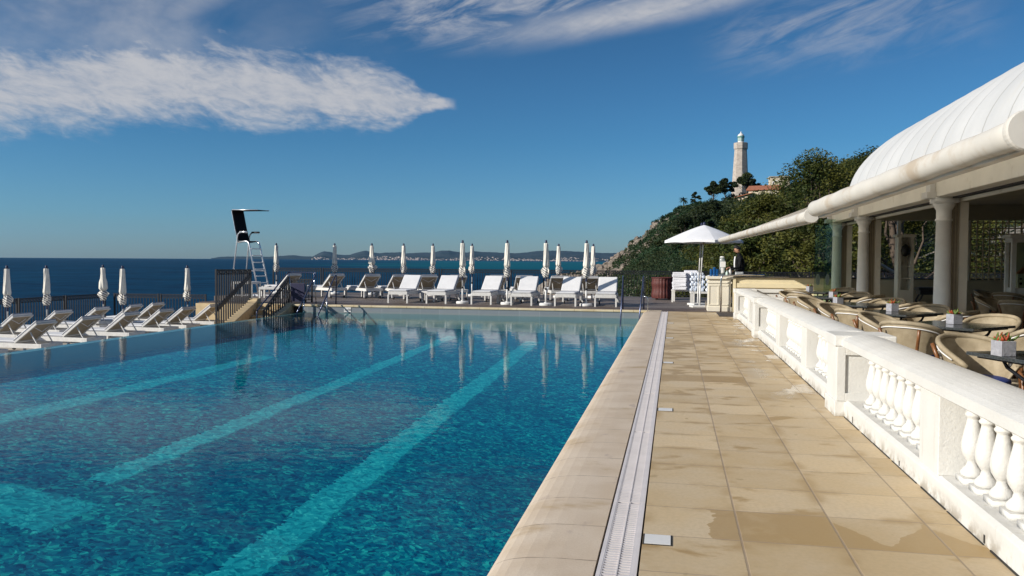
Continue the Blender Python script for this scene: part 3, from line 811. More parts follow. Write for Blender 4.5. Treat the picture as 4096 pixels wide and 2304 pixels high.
def stairs():
    t = thing('stone_stairs', 'sandy stone steps climbing from the lower terrace to the far deck', 'stairs')
    # the flight runs slightly skewed; left and right flank lines
    lx = lambda y: -13.05 - (y - 21.5)*.27; rx = lambda y: -12.12 - (y - 22.3)*.20
    tr = [(25.10, 25.5, -.005), (24.65, 25.10, -.18), (24.2, 24.65, -.36), (23.75, 24.2, -.54), (23.3, 23.75, -.72)]
    for i, (a, b, z) in enumerate(tr):
        m = MB(); xa0, xb0, xa1, xb1 = lx(a) + .36, rx(a) + (-.02), lx(b) + .36, rx(b) - .02
        m.prism([(xa0, a), (xb0, a), (xb1, b), (xa1, b)], z + .9, 'z', -.9); st = m.build('step', 'stair_stone', t)
        m = MB(); m.prism([(xa0, a - .03), (xb0, a - .03), (xb0 - .01, a + .20), (xa0 - .05, a + .20)], .045, 'z', z - .042); m.build('nosing', 'coping_far', st, bevel=.012)
    def cheek(xf, w, y0, y1, z0, z1, ztop, yl):
        m = MB(); n = 12; base = []
        prof = [(y0, -.9), (y0, z0), (y1, z1), (y1 + .12, ztop), (yl, ztop), (yl, -.9)]
        vs = []
        for dx in (0, w):
            for y, z in prof: vs.append((xf(y) + dx, y, z))
        k = len(prof); m.add(vs, [tuple(range(k)), tuple(reversed(range(k, 2*k)))] + [(i, k+i, k+(i+1) % k, (i+1) % k) for i in range(k)])
        m.build('cheek_wall', 'stair_stone', t, bevel=.02)
    cheek(lx, .34, 21.7, 25.0, -.52, .06, .15, 25.6)
    cheek(lambda y: rx(y) - .0, .30, 22.3, 24.75, -.44, -.04, .03, 25.14)
    # tall iron side screen on the left cheek
    def screen(label, xf, y0, y1, ztop, zb0, zb1, slope=None, step=.24):
        f = thing('stair_railing', label, 'railing'); m = MB(); n = max(2, round((y1-y0)/step)); mid = zb0
        for i in range(n + 1):
            y = y0 + (y1-y0)*i/n; zt = ztop(y); zb = zb0 + (zb1 - zb0)*(i/n)
            m.bar((xf(y), y, zb), (xf(y), y, zt), .036)
        m.bar((xf(y0), y0, ztop(y0)), (xf(y1), y1, ztop(y1)), .05, .035); m.bar((xf(y0), y0, ztop(y0) - .13), (xf(y1), y1, ztop(y1) - .13), .02, .02)
        k = round((y1-y0)/.14)
        for i in range(k):
            a, b = y0 + (y1-y0)*i/k, y0 + (y1-y0)*(i+1)/k
            m.bar((xf(a), a, ztop(a) - .13), (xf(b), b, ztop(b)), .012); m.bar((xf(a), a, ztop(a)), (xf(b), b, ztop(b) - .13), .012)
        m.build('grille', 'iron', f)
        for y, zb in ((y0, zb0), (y1, zb1)): MB().bar((xf(y), y, zb - .05), (xf(y), y, ztop(y) + .02), .05).build('post', 'iron', f)
        if slope:
            m = MB(); m.bar((xf(y0) + .02, y0, slope[0]), (xf(y1) + .02, y1, slope[1]), .05, .14); m.build('handrail', 'iron', f)
    screen('tall black iron railing with a sloping handrail on the left of the stone steps', lambda y: lx(y) + .03, 21.5, 25.3, lambda y: 1.16 - (y - 21.5)*.012, -.62, .08, (.02, .95))
    screen('black iron railing sloping down the right side of the stone steps', lambda y: rx(y) + .12, 22.45, 25.12, lambda y: -.05 + (y - 22.45)*.355, -.42, -.02)
stairs()

def rails():
    def rail(label, pts, posts, r=.022, mat='blue_steel', gp=None):
        t = thing('handrail', label, 'handrail', (0, 0, 0), 0, gp)
        # round the corners
        P = [Vector(p) for p in pts]; out = [P[0]]
        for i in range(1, len(P) - 1):
            a = P[i] + (P[i-1] - P[i]).normalized()*.09; b = P[i] + (P[i+1] - P[i]).normalized()*.09
            for k in range(5):
                s = k/4; out.append(a*(1-s)**2 + P[i]*2*s*(1-s) + b*s*s)
        out.append(P[-1])
        MB().tube(out, r, 10).build('rail', mat, t, smooth=True)
        for a, b in posts: MB().tube([a, b], .017, 8).build('post', 'steel', t, smooth=True)
    rail('steel handrail beside the stone steps, crossing the deck edge and sloping into the pool', [(-12.18, 22.3, -.55), (-12.18, 22.3, -.06), (-12.56, 25.1, 1.05), (-11.56, 25.1, 1.03), (-11.46, 23.2, -.4)],
         [((-12.55, 25.28, 0), (-12.55, 25.1, 1.03)), ((-11.66, 25.28, 0), (-11.66, 25.1, 1.02)), ((-11.51, 24.05, -.5), (-11.51, 24.05, .24))])
    rail('second steel pool handrail from the left, with its foot in the water', [(-10.98, 25.32, 0), (-10.9, 25.18, .98), (-10.88, 25.0, .93), (-10.81, 23.4, -.4)], [((-10.85, 24.3, -.5), (-10.85, 24.3, .36))], gp='pool handrails')
    rail('steel pool handrail near the right corner, left one of the pair', [(-1.54, 25.34, 0), (-1.53, 25.16, 1.04), (-1.52, 24.98, .98), (-1.50, 23.55, -.4)], [], gp='pool handrails')
    rail('steel pool handrail at the right corner, beside the coping', [(-.90, 25.34, 0), (-.90, 25.16, 1.05), (-.91, 24.98, .98), (-.98, 23.55, -.4)], [], gp='pool handrails')
    rail('low plain steel stub rail on the coping at the pool corner', [(-.76, 24.62, 0), (-.76, 24.62, .43), (-.98, 24.72, .45)], [], .012, 'steel')
    rail('bent steel handrail curving up along the front of the bar', [(1.37, 24.86, 0), (1.37, 24.86, 1.06), (1.95, 24.93, 1.10), (2.6, 24.93, 1.10)], [], .025, 'steel')
    # dark blue board
    t = thing('blue_board', 'dark blue board leaning on the short fence panel at the deck edge', 'board')
    MB().box(-12.88, -12.35, 25.86, 25.90, .03, .66).build('panel', 'board_blue', t, bevel=.01)
    m = MB(); m.box(-12.9, -12.86, 25.84, 25.97, .0, .1); m.box(-12.37, -12.33, 25.84, 25.97, .0, .1); m.build('foot', 'iron', t)
    # depth sign
    t = thing('depth_sign', 'white depth tile reading 3m50 on the far pool wall', 'sign')
    MB().box(-10.53, -10.29, 24.938, 24.950, -.225, -.072).build('tile', 'plastic_white', t, bevel=.003)
    cu = bpy.data.curves.new('t', 'FONT'); cu.body = '3m50'; cu.size = .098; cu.align_x = 'CENTER'; cu.extrude = .0015
    o = bpy.data.objects.new('t', cu); COL.objects.link(o)
    me = bpy.data.meshes.new_from_object(o.evaluated_get(bpy.context.evaluated_depsgraph_get())); bpy.data.objects.remove(o)
    me.materials.append(MATS['rubber']); tx = bpy.data.objects.new('lettering', me); COL.objects.link(tx); tx.parent = t
    tx.location = (-10.41, 24.935, -.185); tx.rotation_euler = (pi/2, 0, 0)
rails()

# ---------------------------------------------------------------- lifeguard chair, stools, side tables, basket
def lifeguard():
    t = thing('lifeguard_chair', 'tall steel lifeguard chair with a black back and sun visor', 'lifeguard chair', (-16.72, 30.0, .004), RAD(-18))
    # local +x is the way the sitter faces
    for sy in (-1, 1):
        y = sy*.27
        MB().tube([(.86, y*1.12, 0), (.34, y, 1.95), (.30, y, 2.08), (.22, y, 2.16), (.10, y, 2.18), (-.30, y, 2.13)], .030, 8).build('ladder_rail', 'alu', t, smooth=True)
        y = sy*.31
        MB().tube([(-.66, y*1.15, 0), (-.34, y, 2.12), (-.30, y, 2.36), (-.26, y, 2.46), (-.17, y, 2.52), (-.05, y, 2.53), (.24, y, 2.52)], .026, 8).build('rear_leg', 'alu', t, smooth=True)
        MB().tube([(-.16, y, 2.545), (.25, y, 2.54)], .036, 8).build('armrest', 'rubber' if sy > 0 else 'alu', t, smooth=True)
        MB().tube([(-.50, y, 1.0), (.58, sy*.29, 1.0)], .018, 8).build('brace', 'alu', t, smooth=True)
    for i in range(7):
        z = .26 + i*.27; x = .86 - .52*z/1.95
        MB().box(x - .05, x + .06, -.27, .27, z - .022, z + .022).build('tread', 'alu', t, bevel=.005)
    MB().box(-.34, .16, -.28, .28, 2.15, 2.19).build('seat', 'black_cloth', t, bevel=.01)
    m = MB(); m.prism([(-.30, 2.20), (-.26, 2.20), (-.40, 2.62), (-.60, 3.40), (-.64, 3.40), (-.44, 2.62)], .58, 'y', -.29)
    m.build('backrest', 'black_cloth', t)
    m = MB(); m.prism([(-.66, 3.40), (-.64, 3.44), (.10, 3.43), (.82, 3.40), (.82, 3.375), (.10, 3.39), (-.55, 3.40)], .58, 'y', -.29); m.build('visor', 'black_cloth', t)
    for sy in (-1, 1): MB().tube([(-.28, sy*.30, 2.2), (-.44, sy*.30, 2.62), (-.63, sy*.30, 3.36), (-.60, sy*.30, 3.44), (.82, sy*.30, 3.40)], .014, 6).build('frame_tube', 'alu', t, smooth=True)
    MB().box(-.46, .30, -.29, .29, .99, 1.03).build('shelf', 'alu', t, bevel=.004)
    MB().tube([(.86, -.31, .02), (-.66, -.36, .02)], .02, 6).build('foot_rail', 'alu', t); MB().tube([(.86, .31, .02), (-.66, .36, .02)], .02, 6).build('foot_rail', 'alu', t)
    def stool(label, loc, sx, sy, h, rz=0):
        t = thing('white_stool', label, 'stool', loc, rz, 'white stools and low tables on the far deck')
        MB().box(-sx/2, sx/2, -sy/2, sy/2, h - .09, h).build('top', 'wicker_white', t, bevel=.012)
        for a in (-1, 1):
            for b in (-1, 1): MB().box(a*(sx/2 - .03) - .028, a*(sx/2 - .03) + .028, b*(sy/2 - .03) - .028, b*(sy/2 - .03) + .028, 0, h - .09).build('leg', 'wicker_white', t)
        return t
    a = stool('tall white square table behind the tall stair railing', (-16.2, 28.9, .004), .82, .7, .60)
    stool('white table behind the steel handrail, right of the lifeguard ladder', (-14.85, 28.4, .004), .9, .5, .42, .1)
    for i, (x, y, l) in enumerate(((-8.75, 28.6, 'low white side table at the back of the second front lounger'), (-8.52, 27.9, 'low white wicker side table between the first two front loungers'),
                                   (-11.55, 30.4, 'low white side table among the back row loungers on the left'), (-5.75, 27.7, 'low white wicker side table behind the second front parasol'), (-5.6, 28.9, 'low white side table behind the third front lounger'))):
        stool(l, (x, y, .004), .5, .5, .38, rnd.uniform(-.2, .2))
    # dark red basket
    t = thing('laundry_basket', 'dark red wicker hamper on the deck beside the towel stacks', 'basket', (-.42, 32.15, .004), .3)
    def fold(th, z): return 1 + .035*cos(22*th) + .008*cos(z*120)
    m = MB(); m.lathe([(.40, .05), (.41, .07)] + [(.41 + .015*sin(i), .1 + i*.065) for i in range(11)] + [(.425, .83), (.40, .85), (.38, .83)], 88, fold=fold); m.build('body', 'basket', t, smooth=True)
    m = MB(); m.tube([(.425*cos(2*pi*k/32), .425*sin(2*pi*k/32), .84) for k in range(32)], .025, 8, closed=True); m.build('rim', 'basket', t, smooth=True)
    for k in range(4):
        a = k*pi/2 + .4; MB().lathe([(.018, 0), (.03, .01), (.03, .04), (.018, .05)], 10, (.33*cos(a), .33*sin(a), 0)).build('caster', 'rubber', t)
lifeguard()

# ---------------------------------------------------------------- bar with towels, parasols, drinks and barman
def bar():
    t = thing('bar_counter', 'cream panelled bar counter standing at the end of the walkway', 'counter')
    MB().box(.99, 1.69, 25.02, 25.75, .004, .14).build('plinth', 'cream_bar', t, bevel=.006)
    b = MB().box(1.01, 1.67, 25.04, 25.73, .14, .97).build('body', 'cream_bar', t)
    m = MB()
    for a in (1.02, 1.36):
        for (xa, xb, za, zb) in ((a, a + .30, .19, .215), (a, a + .30, .765, .79), (a, a + .025, .215, .765), (a + .275, a + .30, .215, .765)): m.box(xa, xb, 25.022, 25.039, za, zb)
    m.build('panel_moulding', 'cream_bar', b)
    m = MB(); m.box(.985, 1.695, 25.015, 25.755, .84, .885); m.build('frieze', 'cream_bar', b, bevel=.006)
    MB().box(.95, 1.73, 24.97, 25.80, .97, 1.05).build('top', 'cream_bar', t, bevel=.012)
    w = thing('bar_wall', 'cream rendered low wall with a dark top behind the terrace tables', 'wall')
    MB().box(1.78, 14, 25.06, 25.26, 0, .72).build('lower_panel', 'cream_wall', w)
    MB().box(1.76, 14, 25.0, 25.262, .72, .86).build('band', 'cream_wall', w, bevel=.01)
    MB().box(1.78, 14, 25.05, 25.26, .86, 1.02).build('upper_panel', 'cream_wall', w)
    MB().box(1.74, 14, 24.97, 25.32, 1.02, 1.055).build('top', 'bar_top', w, bevel=.006)
    MB().box(1.72, 1.80, 24.98, 25.30, 0, 1.02).build('end_post', 'cream_wall', w)
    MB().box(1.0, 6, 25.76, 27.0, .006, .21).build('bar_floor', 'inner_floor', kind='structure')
    # drinks
    def cup(x, y, h=.05, r=.042):
        return MB().lathe([(r*.8, 0), (r, h), (r*1.02, h*1.0), (r*.9, h*.95)], 14)
    z = 1.051
    proto = None
    for k, (x, y, n) in enumerate(((1.10, 25.3, 4), (1.19, 25.28, 5), (1.27, 25.3, 4))):
        for i in range(n):
            if proto is None:
                proto = MB().lathe([(.036, 0), (.045, .050), (.047, .050), (.047, .056), (.040, .056)], 16).build('blue_tumbler', 'cup_blue', smooth=True); o = proto
            else: o = proto.copy(); COL.objects.link(o)
            o.location = (x, y, z + i*.052); tag(o, ['blue tumbler in the left stack on the bar counter', 'blue tumbler in the tall middle stack on the bar counter', 'blue tumbler in the right stack on the bar counter'][k], 'tumbler', ['left', 'middle', 'right'][k] + ' stack of blue tumblers')
    d = thing('drink_dispenser', 'clear drink dispenser with a white box on the bar counter', 'dispenser', (1.42, 25.4, z))
    MB().box(-.09, .09, -.08, .08, 0, .05).build('foot', 'steel', d)
    MB().lathe([(.075, .05), (.082, .07), (.082, .52), (.06, .56)], 20).build('cylinder', 'clear_plastic', d, smooth=True)
    MB().lathe([(.064, .56), (.07, .57), (.05, .60)], 18).build('lid', 'plastic_white', d)
    MB().box(-.06, .10, -.13, -.082, .27, .44).build('box', 'plastic_white', d, bevel=.01); MB().box(-.03, .04, -.12, -.083, .10, .26).build('pump', 'plastic_white', d, bevel=.01)
    def bottle(label, x, y, mat, h):
        o = thing('bottle', label, 'bottle', (x, y, z))
        MB().lathe([(.036, 0), (.042, .01), (.042, h*.65), (.02, h*.82), (.018, h*.9)], 16).build('body', mat, o, smooth=True)
        MB().lathe([(.022, h*.9), (.022, h*.97), (.012, h)], 10).build('cap', 'planter', o)
        return o
    bottle('small pale blue bottle on the bar counter beside the barman', 1.56, 25.32, 'frosted', .17)
    bottle('white bottle with a grey cap held by the barman', 1.655, 25.38, 'plastic_white', .25)
    # open parasols
    for i, (x, y, l, rot, zt) in enumerate(((.82, 27.0, 'open white parasol, the nearer of two beside the bar, on a square white base', .22, 2.66), (.80, 28.4, 'open white parasol, the farther of two behind the bar counter', .55, 2.70))):
        o = thing('open_parasol', l, 'parasol', (x, y, .004), rot, 'open parasols by the bar')
        MB().box(-.29, .29, -.22, .22, 0, .07).build('base', 'plastic_white', o, bevel=.02)
        MB().tube([(0, 0, .07), (.02, 0, .75)], .028, 10).build('sleeve', 'plastic_white', o, smooth=True)
        MB().tube([(.02, 0, .7), (.12, 0, zt)], .021, 10).build('pole', 'plastic_white', o, smooth=True)
        MB().lathe([(.026, 2.02), (.04, 2.04), (.04, 2.20), (.026, 2.22)], 10, (.1, 0, 0)).build('runner', 'backing', o)
        def can(u, v):
            a = u*2*pi; kk = (a/(pi/4)) % 1.0; R = 1.27*v*(1 - .075*sin(pi*kk))
            sag = .045*sin(pi*kk)*v
            return (.12 + R*cos(a), R*sin(a), zt - .46*v**1.08 - .05*v*v + sag*.4)
        m = MB(); m.grid(lambda u, v: can(u, .02 + .98*v), 64, 9, wrap=True); c = m.build('canopy', 'parasol_cloth', o, solid=.006, fix=False)
        m = MB(); m.grid(lambda u, v: tuple(np.array(can(u, 1.0)) - np.array([0, 0, .001 + .075*v])), 64, 2, wrap=True); m.build('valance', 'parasol_cloth', c, solid=.005, fix=False)
        m = MB()
        for k in range(8):
            a = k*pi/4; e = can(k/8, 1.0); mid = can(k/8, .55)
            m.tube([(.12, 0, zt - .04), (mid[0], mid[1], mid[2] - .015), (e[0], e[1], e[2] - .015)], .010, 5); m.tube([(.1, 0, 2.12), (mid[0], mid[1], mid[2] - .02)], .008, 5)
        m.build('ribs', 'plastic_white', o)
        MB().lathe([(.03, zt), (.045, zt + .02), (.04, zt + .07), (.02, zt + .10)], 12, (.12, 0, 0)).build('finial', 'navy', o)
    # towel tables and towels
    tw = []
    tb = thing('towel_table', 'white table carrying the tall stack of plain white towels', 'table', (.36, 30.5, .004), -.1)
    MB().box(-.42, .42, -.35, .35, .40, .46).build('top', 'wicker_white', tb)
    for a in (-1, 1):
        for b in (-1, 1): MB().box(a*.38 - .03, a*.38 + .03, b*.31 - .03, b*.31 + .03, 0, .40).build('leg', 'wicker_white', tb)
    tb2 = thing('towel_table', 'white table under the rolled striped towels beside the bar', 'table', (1.02, 29.6, .004), .05)
    MB().box(-.45, .45, -.35, .35, .36, .42).build('top', 'wicker_white', tb2)
    for a in (-1, 1):
        for b in (-1, 1): MB().box(a*.40 - .03, a*.40 + .03, b*.31 - .03, b*.31 + .03, 0, .36).build('leg', 'wicker_white', tb2)
    def towel(mat, sx, sy, h):
        m = MB(); n = 7
        pr = []
        for i in range(n): pr.append((-sx/2 - h*.5*sin(pi*i/(n-1)), h*i/(n-1)))
        for i in range(n): pr.append((sx/2 + h*.5*sin(pi*i/(n-1)), h*(1 - i/(n-1))))
        m.prism(pr, sy, 'y', -sy/2); return m.build('folded_towel', mat, bevel=.012)
    p1 = towel('towel', .44, .50, .062)
    first = True
    for c, (x, y) in enumerate(((.20, 30.25), (.62, 30.55))):
        for i in range(11 if c else 10):
            o = p1 if first else p1.copy()
            if not first: COL.objects.link(o)
            first = False
            o.location = (x + rnd.uniform(-.02, .02), y + rnd.uniform(-.02, .02), .468 + i*.0625); o.rotation_euler = (RAD(rnd.uniform(-2, 2)), RAD(rnd.uniform(-2, 2)), rnd.uniform(-.08, .08))
            tag(o, ['folded white towel in the left pile of the tall white towel stack', 'folded white towel in the right pile of the tall white towel stack'][c], 'towel', ['left', 'right'][c] + ' pile of white towels')
    m = MB(); m.lathe([(.0, -.14), (.055, -.138), (.062, -.12), (.062, .12), (.055, .138), (.0, .14)], 14, cap=False); m.xform(Matrix.Rotation(pi/2, 4, 'X'))
    p2 = m.build('rolled_towel', 'towel_stripe', smooth=True); first = True
    for gi, (x0, y0, cols, rows, lab) in enumerate(((.62, 29.75, 4, 7, 'rolled blue and white striped towel in the pile left of the parasol pole'), (1.16, 29.55, 3, 6, 'rolled blue and white striped towel in the pile right of the parasol pole'))):
        for r in range(rows):
            for c in range(cols):
                o = p2 if first else p2.copy()
                if not first: COL.objects.link(o)
                first = False
                o.location = (x0 + c*.118 + (.05 if r % 2 else 0), y0 + rnd.uniform(-.03, .03), .487 + r*.092); o.rotation_euler = (0, 0, rnd.uniform(-.1, .1))
                tag(o, lab, 'towel', ('left' if gi == 0 else 'right') + ' pile of striped towels')
bar()

# ---------------------------------------------------------------- the barman
def skin_body(name, pts, edges, mat, parent, root=0, sub=2):
    me = bpy.data.meshes.new(name); me.from_pydata([p[:3] for p in pts], edges, [])
    o = bpy.data.objects.new(name, me); COL.objects.link(o); o.parent = parent
    me.materials.append(MATS[mat])
    k = o.modifiers.new('skin', 'SKIN'); k.use_smooth_shade = True
    for i, p in enumerate(pts):
        r = p[3]; me.skin_vertices[0].data[i].radius = r if isinstance(r, tuple) else (r, r)
        me.skin_vertices[0].data[i].use_root = (i == root)
    s = o.modifiers.new('sub', 'SUBSURF'); s.levels = sub; s.render_levels = sub
    return o
def barman():
    P = thing('person', 'person in a black jacket and white shirt behind the bar, head bowed, holding a bottle', 'person', (1.98, 25.92, .21))
    # local frame: faces -x ; height 1.78
    body = [(0, 0, .92, (.15, .12)), (.0, 0, 1.10, (.15, .115)), (-.01, 0, 1.28, (.18, .125)), (-.01, 0, 1.40, (.17, .11)), (-.03, 0, 1.48, .065), (-.06, 0, 1.55, .055),
            (.0, -.10, .90, .085), (.01, -.11, .50, .062), (.02, -.11, .09, .042), (-.12, -.12, .035, .036),
            (.0, .10, .90, .085), (.01, .11, .50, .062), (.02, .11, .09, .042), (-.12, .12, .035, .036),
            (-.01, -.19, 1.38, .062), (-.03, -.25, 1.12, .050), (-.27, -.21, 1.04, .038), (-.31, -.20, 1.04, .030),
            (-.01, .19, 1.38, .062), (-.03, .25, 1.13, .050), (-.26, .12, 1.10, .038), (-.31, .06, 1.11, .030)]
    ed = [(0, 1), (1, 2), (2, 3), (3, 4), (4, 5), (0, 6), (6, 7), (7, 8), (8, 9), (0, 10), (10, 11), (11, 12), (12, 13), (3, 14), (14, 15), (15, 16), (16, 17), (3, 18), (18, 19), (19, 20), (20, 21)]
    skin_body('body', body, ed, 'black_cloth', P)
    # head: profile-shaped, bowed towards -x
    H = Matrix.Translation((-.085, 0, 1.64)) @ Matrix.Rotation(RAD(-22), 4, 'Y')
    hd = [(.02, 0, -.10, .055), (.0, 0, -.03, (.075, .085)), (.0, 0, .05, (.078, .095)), (.005, 0, .10, (.055, .07))]
    o = skin_body('head', [(*(H @ Vector(p[:3])), p[3]) for p in hd], [(0, 1), (1, 2), (2, 3)], 'skin', P)
    m = MB(); m.lathe([(.004, .03), (.014, .012), (.018, 0), (.01, -.012)], 8); m.xform(H @ Matrix.Translation((-.098, 0, -.005)) @ Matrix.Rotation(RAD(20), 4, 'Y')); m.build('nose', 'skin', o, smooth=True)
    m = MB(); m.box(-.092, -.078, -.035, .035, -.062, -.052, H); m.build('mouth', 'roof_red', o)
    for sy in (-1, 1):
        m = MB(); m.lathe([(.002, -.01), (.011, 0), (.002, .01)], 8); m.xform(H @ Matrix.Translation((-.084, sy*.034, .022))); m.build('eye', 'hair', o)
        m = MB(); m.lathe([(.01, -.035), (.022, -.01), (.024, .015), (.01, .03)], 8); m.xform(H @ Matrix.Translation((.01, sy*.082, .0)) @ Matrix.Scale(.5, 4, (0, 1, 0))); m.build('ear', 'skin', o, smooth=True)
    m = MB()
    def cap(u, v):
        a = u*2*pi; e = v*pi/2*1.05
        low = .35 if cos(a) > -.2 else .75
        e = max(e, 0) 
        z = sin(pi/2 - e)*.088; r = sin(e)*1.0
        back = max(0, cos(a))*.05*v
        fr_ = .86 if cos(a) < -.3 else 1.0
        return H @ Vector((.012 + cos(a)*r*.098*fr_, sin(a)*r*.088, .075 + z - back*.9 - (.05*v if cos(a) > -.25 else -.012*v)))
    m.grid(cap, 28, 9, wrap=True); m.build('hair', 'hair', P, smooth=True, fix=False, solid=.012)
    # open jacket shows the shirt
    m = MB(); m.grid(lambda u, v: (-.135 - .022*cos((u - .5)*pi) - .02*sin(v*pi), (u - .5)*.16, 1.02 + v*.42), 7, 8); m.build('shirt', 'shirt', P, smooth=True, solid=.02)
    m = MB(); m.box(-.13, .10, -.16, .155, .84, .98); m.build('shirt_tail', 'shirt', P, bevel=.03)
    # hands, each one skinned tree: palm, four bent fingers and a thumb
    def hand(wrist, dirv, upv, nm='hand'):
        d = Vector(dirv).normalized(); n = Vector(upv).normalized(); s = d.cross(n).normalized()
        w = Vector(wrist); pts = [(*w, .024), (*(w + d*.05), (.034, .018)), (*(w + d*.085), (.036, .016))]; ed = [(0, 1), (1, 2)]
        for i, L in enumerate((.070, .080, .075, .058)):
            o = s*(i - 1.5)*.020; b = len(pts)
            p0 = w + d*.095 + o; p1 = p0 + d*L*.45 - n*.008; p2 = p1 + d*L*.18 - n*L*.33; p3 = p2 - d*L*.12 - n*L*.25
            for q, r in ((p0, .0095), (p1, .009), (p2, .0085), (p3, .0075)): pts.append((*q, r))
            ed += [(2, b), (b, b+1), (b+1, b+2), (b+2, b+3)]
        b = len(pts); t0 = w + d*.035 + s*-.035; t1 = t0 + d*.03 - s*.018 - n*.012; t2 = t1 + d*.028 - n*.012
        for q, r in ((t0, .012), (t1, .011), (t2, .009)): pts.append((*q, r))
        ed += [(1, b), (b, b+1), (b+1, b+2)]
        skin_body(nm, pts, ed, 'skin', P, 0, 1)
    hand((-.20, -.33, .985), (-.9, -.25, .1), (.2, -.4, .9))
    hand((-.28, .05, 1.10), (-.8, -.5, -.1), (0, .3, 1))
barman()

# ---------------------------------------------------------------- restaurant pavilion
def pavilion():
    Pv = thing('restaurant_pavilion', 'white colonnaded restaurant pavilion with a vaulted tent roof', 'building')
    X0 = 4.4; ycol = [3.2, 9.1, 15.1, 21.1, 24.4]
    # beam with lower lip
    MB().box(4.33, 4.75, -2, 24.75, 2.61, 3.16).build('beam', 'white_beam', Pv, bevel=.01)
    MB().box(4.58, 4.70, -2, 24.7, 2.585, 2.609).build('track', 'iron', Pv)
    MB().box(4.74, 4.80, -2, 24.6, 2.54, 2.70).build('soffit_trim', 'white_beam', Pv)
    for i, y in enumerate(ycol):
        m = MB()
        m.lathe([(.165, .0), (.165, .10), (.145, .13), (.138, .16), (.136, .9), (.118, 2.20), (.135, 2.21), (.135, 2.24), (.118, 2.25), (.120, 2.39), (.15, 2.44), (.172, 2.48), (.172, 2.51)], 28, (4.50, y, 0))
        m.box(4.32, 4.68, y - .18, y + .18, 2.51, 2.608)
        c = m.build('column', 'white_wood', Pv)
        for q in c.data.polygons: q.use_smooth = len(q.vertices) == 4
        m = MB(); m.box(4.18, 4.328, y - .16, y + .16, 2.59, 2.70); m.box(4.24, 4.328, y - .12, y + .12, 2.70, 3.05); m.build('bracket', 'white_paint', c, bevel=.006)
        # square inner jamb with sliding-window tracks
        m = MB(); m.box(4.64, 4.80, y + .17, y + .50, 0, 2.585); j = m.build('jamb', 'inner_wall', Pv, bevel=.006); MB().box(4.80, 4.93, y + .12, y + .50, 0, 2.539).build('jamb_trim', 'white_beam', Pv, bevel=.006)
        m = MB()
        for k in range(3): m.box(4.66 + k*.045, 4.68 + k*.045, y + .155, y + .169, .02, 2.55)
        m.build('track_strip', 'backing', j)
    # roof tent
    h, a, y1, b, z0, xs = 2.56, 5.25, 22.4, 2.5, 3.15, 4.4
    def dome(u, v):
        y = -4 + v*(y1 - .02 + b + 4)
        e = max(0, (y - y1)/b); r = sqrt(max(0, 1 - min(1, e)**2)); t = -cos(u*pi)
        seg = ((y - .2)/.93) % 1.0; puff = .035*sin(pi*seg)**.7*r
        return (xs + a + t*(a + puff*.3)*r, y, z0 + (h*sqrt(max(0, 1 - t*t))*1.0)*r + puff*min(1, 2*(1 - t*t)))
    m = MB(); m.grid(dome, 50, 330); m.build('roof_tent', 'tent', Pv, smooth=True, fix=False)
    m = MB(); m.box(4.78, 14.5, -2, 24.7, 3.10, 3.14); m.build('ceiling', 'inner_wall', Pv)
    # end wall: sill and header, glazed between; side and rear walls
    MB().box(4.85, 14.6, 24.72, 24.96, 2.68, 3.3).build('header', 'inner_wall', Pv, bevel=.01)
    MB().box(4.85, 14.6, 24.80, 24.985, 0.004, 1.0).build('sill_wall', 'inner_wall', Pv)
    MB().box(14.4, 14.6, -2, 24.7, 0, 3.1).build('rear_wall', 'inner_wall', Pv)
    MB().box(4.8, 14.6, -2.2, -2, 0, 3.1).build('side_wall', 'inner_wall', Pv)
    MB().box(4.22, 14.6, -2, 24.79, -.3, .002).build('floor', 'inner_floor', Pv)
    # trellis on the right part of the end wall
    m = MB()
    for i in range(26): m.box(8.1 + i*.16, 8.1 + i*.16 + .035, 24.86, 24.875, 1.0, 2.68)
    for i in range(11): m.box(8.0, 12.3, 24.876, 24.89, 1.05 + i*.155, 1.05 + i*.155 + .03)
    m.build('trellis', 'lattice', Pv)
    for x in (6.2, 8.0): MB().box(x, x + .09, 24.82, 24.92, 1.0, 2.68).build('mullion', 'white_beam', Pv)
    # frameless glass screens next to the last column
    for i, (xa, ya, xb, yb) in enumerate(((3.72, 23.2, 4.28, 23.9), (3.98, 23.3, 4.55, 24.0))):
        g = thing('glass_screen', ['frameless glass screen left of the last column, with a frosted leaf on it', 'frameless glass screen nearer the last column, overlapping the other screen'][i], 'glass screen', (0, 0, 0), 0, 'glass screens')
        MB().bar((xa, ya, 1.34), (xb, yb, 1.34), .012, 2.66).build('pane', 'glass', g)
        m = MB(); cx, cy = xa*.8 + xb*.2, ya*.8 + yb*.2
        ring = [(cx + .10*cos(t)*.63*(1), cy - .012 + .10*cos(t)*.77, 1.02 + .15*sin(t)) for t in [2*pi*k/20 for k in range(20)]]
        m.add(ring, [tuple(range(20))]); m.build('leaf_sticker', 'frosted', g, solid=.004)
        MB().box(cx - .02, cx + .02, cy - .03, cy + .01, .0, .05).build('foot', 'steel', g)
    # awnings: cloth from the beam to the front roll
    def awning(label, p0, p1, q0, q1, r):
        A = thing('awning', label, 'awning', (0, 0, 0), 0, 'terrace awnings')
        p0, p1, q0, q1 = map(Vector, (p0, p1, q0, q1))
        m = MB(); m.grid(lambda u, v: (p0*(1-u) + p1*u)*(1-v) + (q0*(1-u) + q1*u)*v, 10, 8); m.build('cloth', 'awning_cloth', A, solid=.004)
        d = (p1 - p0).normalized()
        n = 26; pts = [p0 + (p1 - p0)*i/n for i in range(n + 1)]
        rs = [r*(.93 + .04*sin(i*1.7)) for i in range(n+1)]
        k = [pts[0] - d*.012] + pts + [pts[-1] + d*.05]; rs = [r*.75] + rs + [r*.55]
        MB().tube(k, rs, 24).build('roll', 'awning_roll', A, smooth=True)
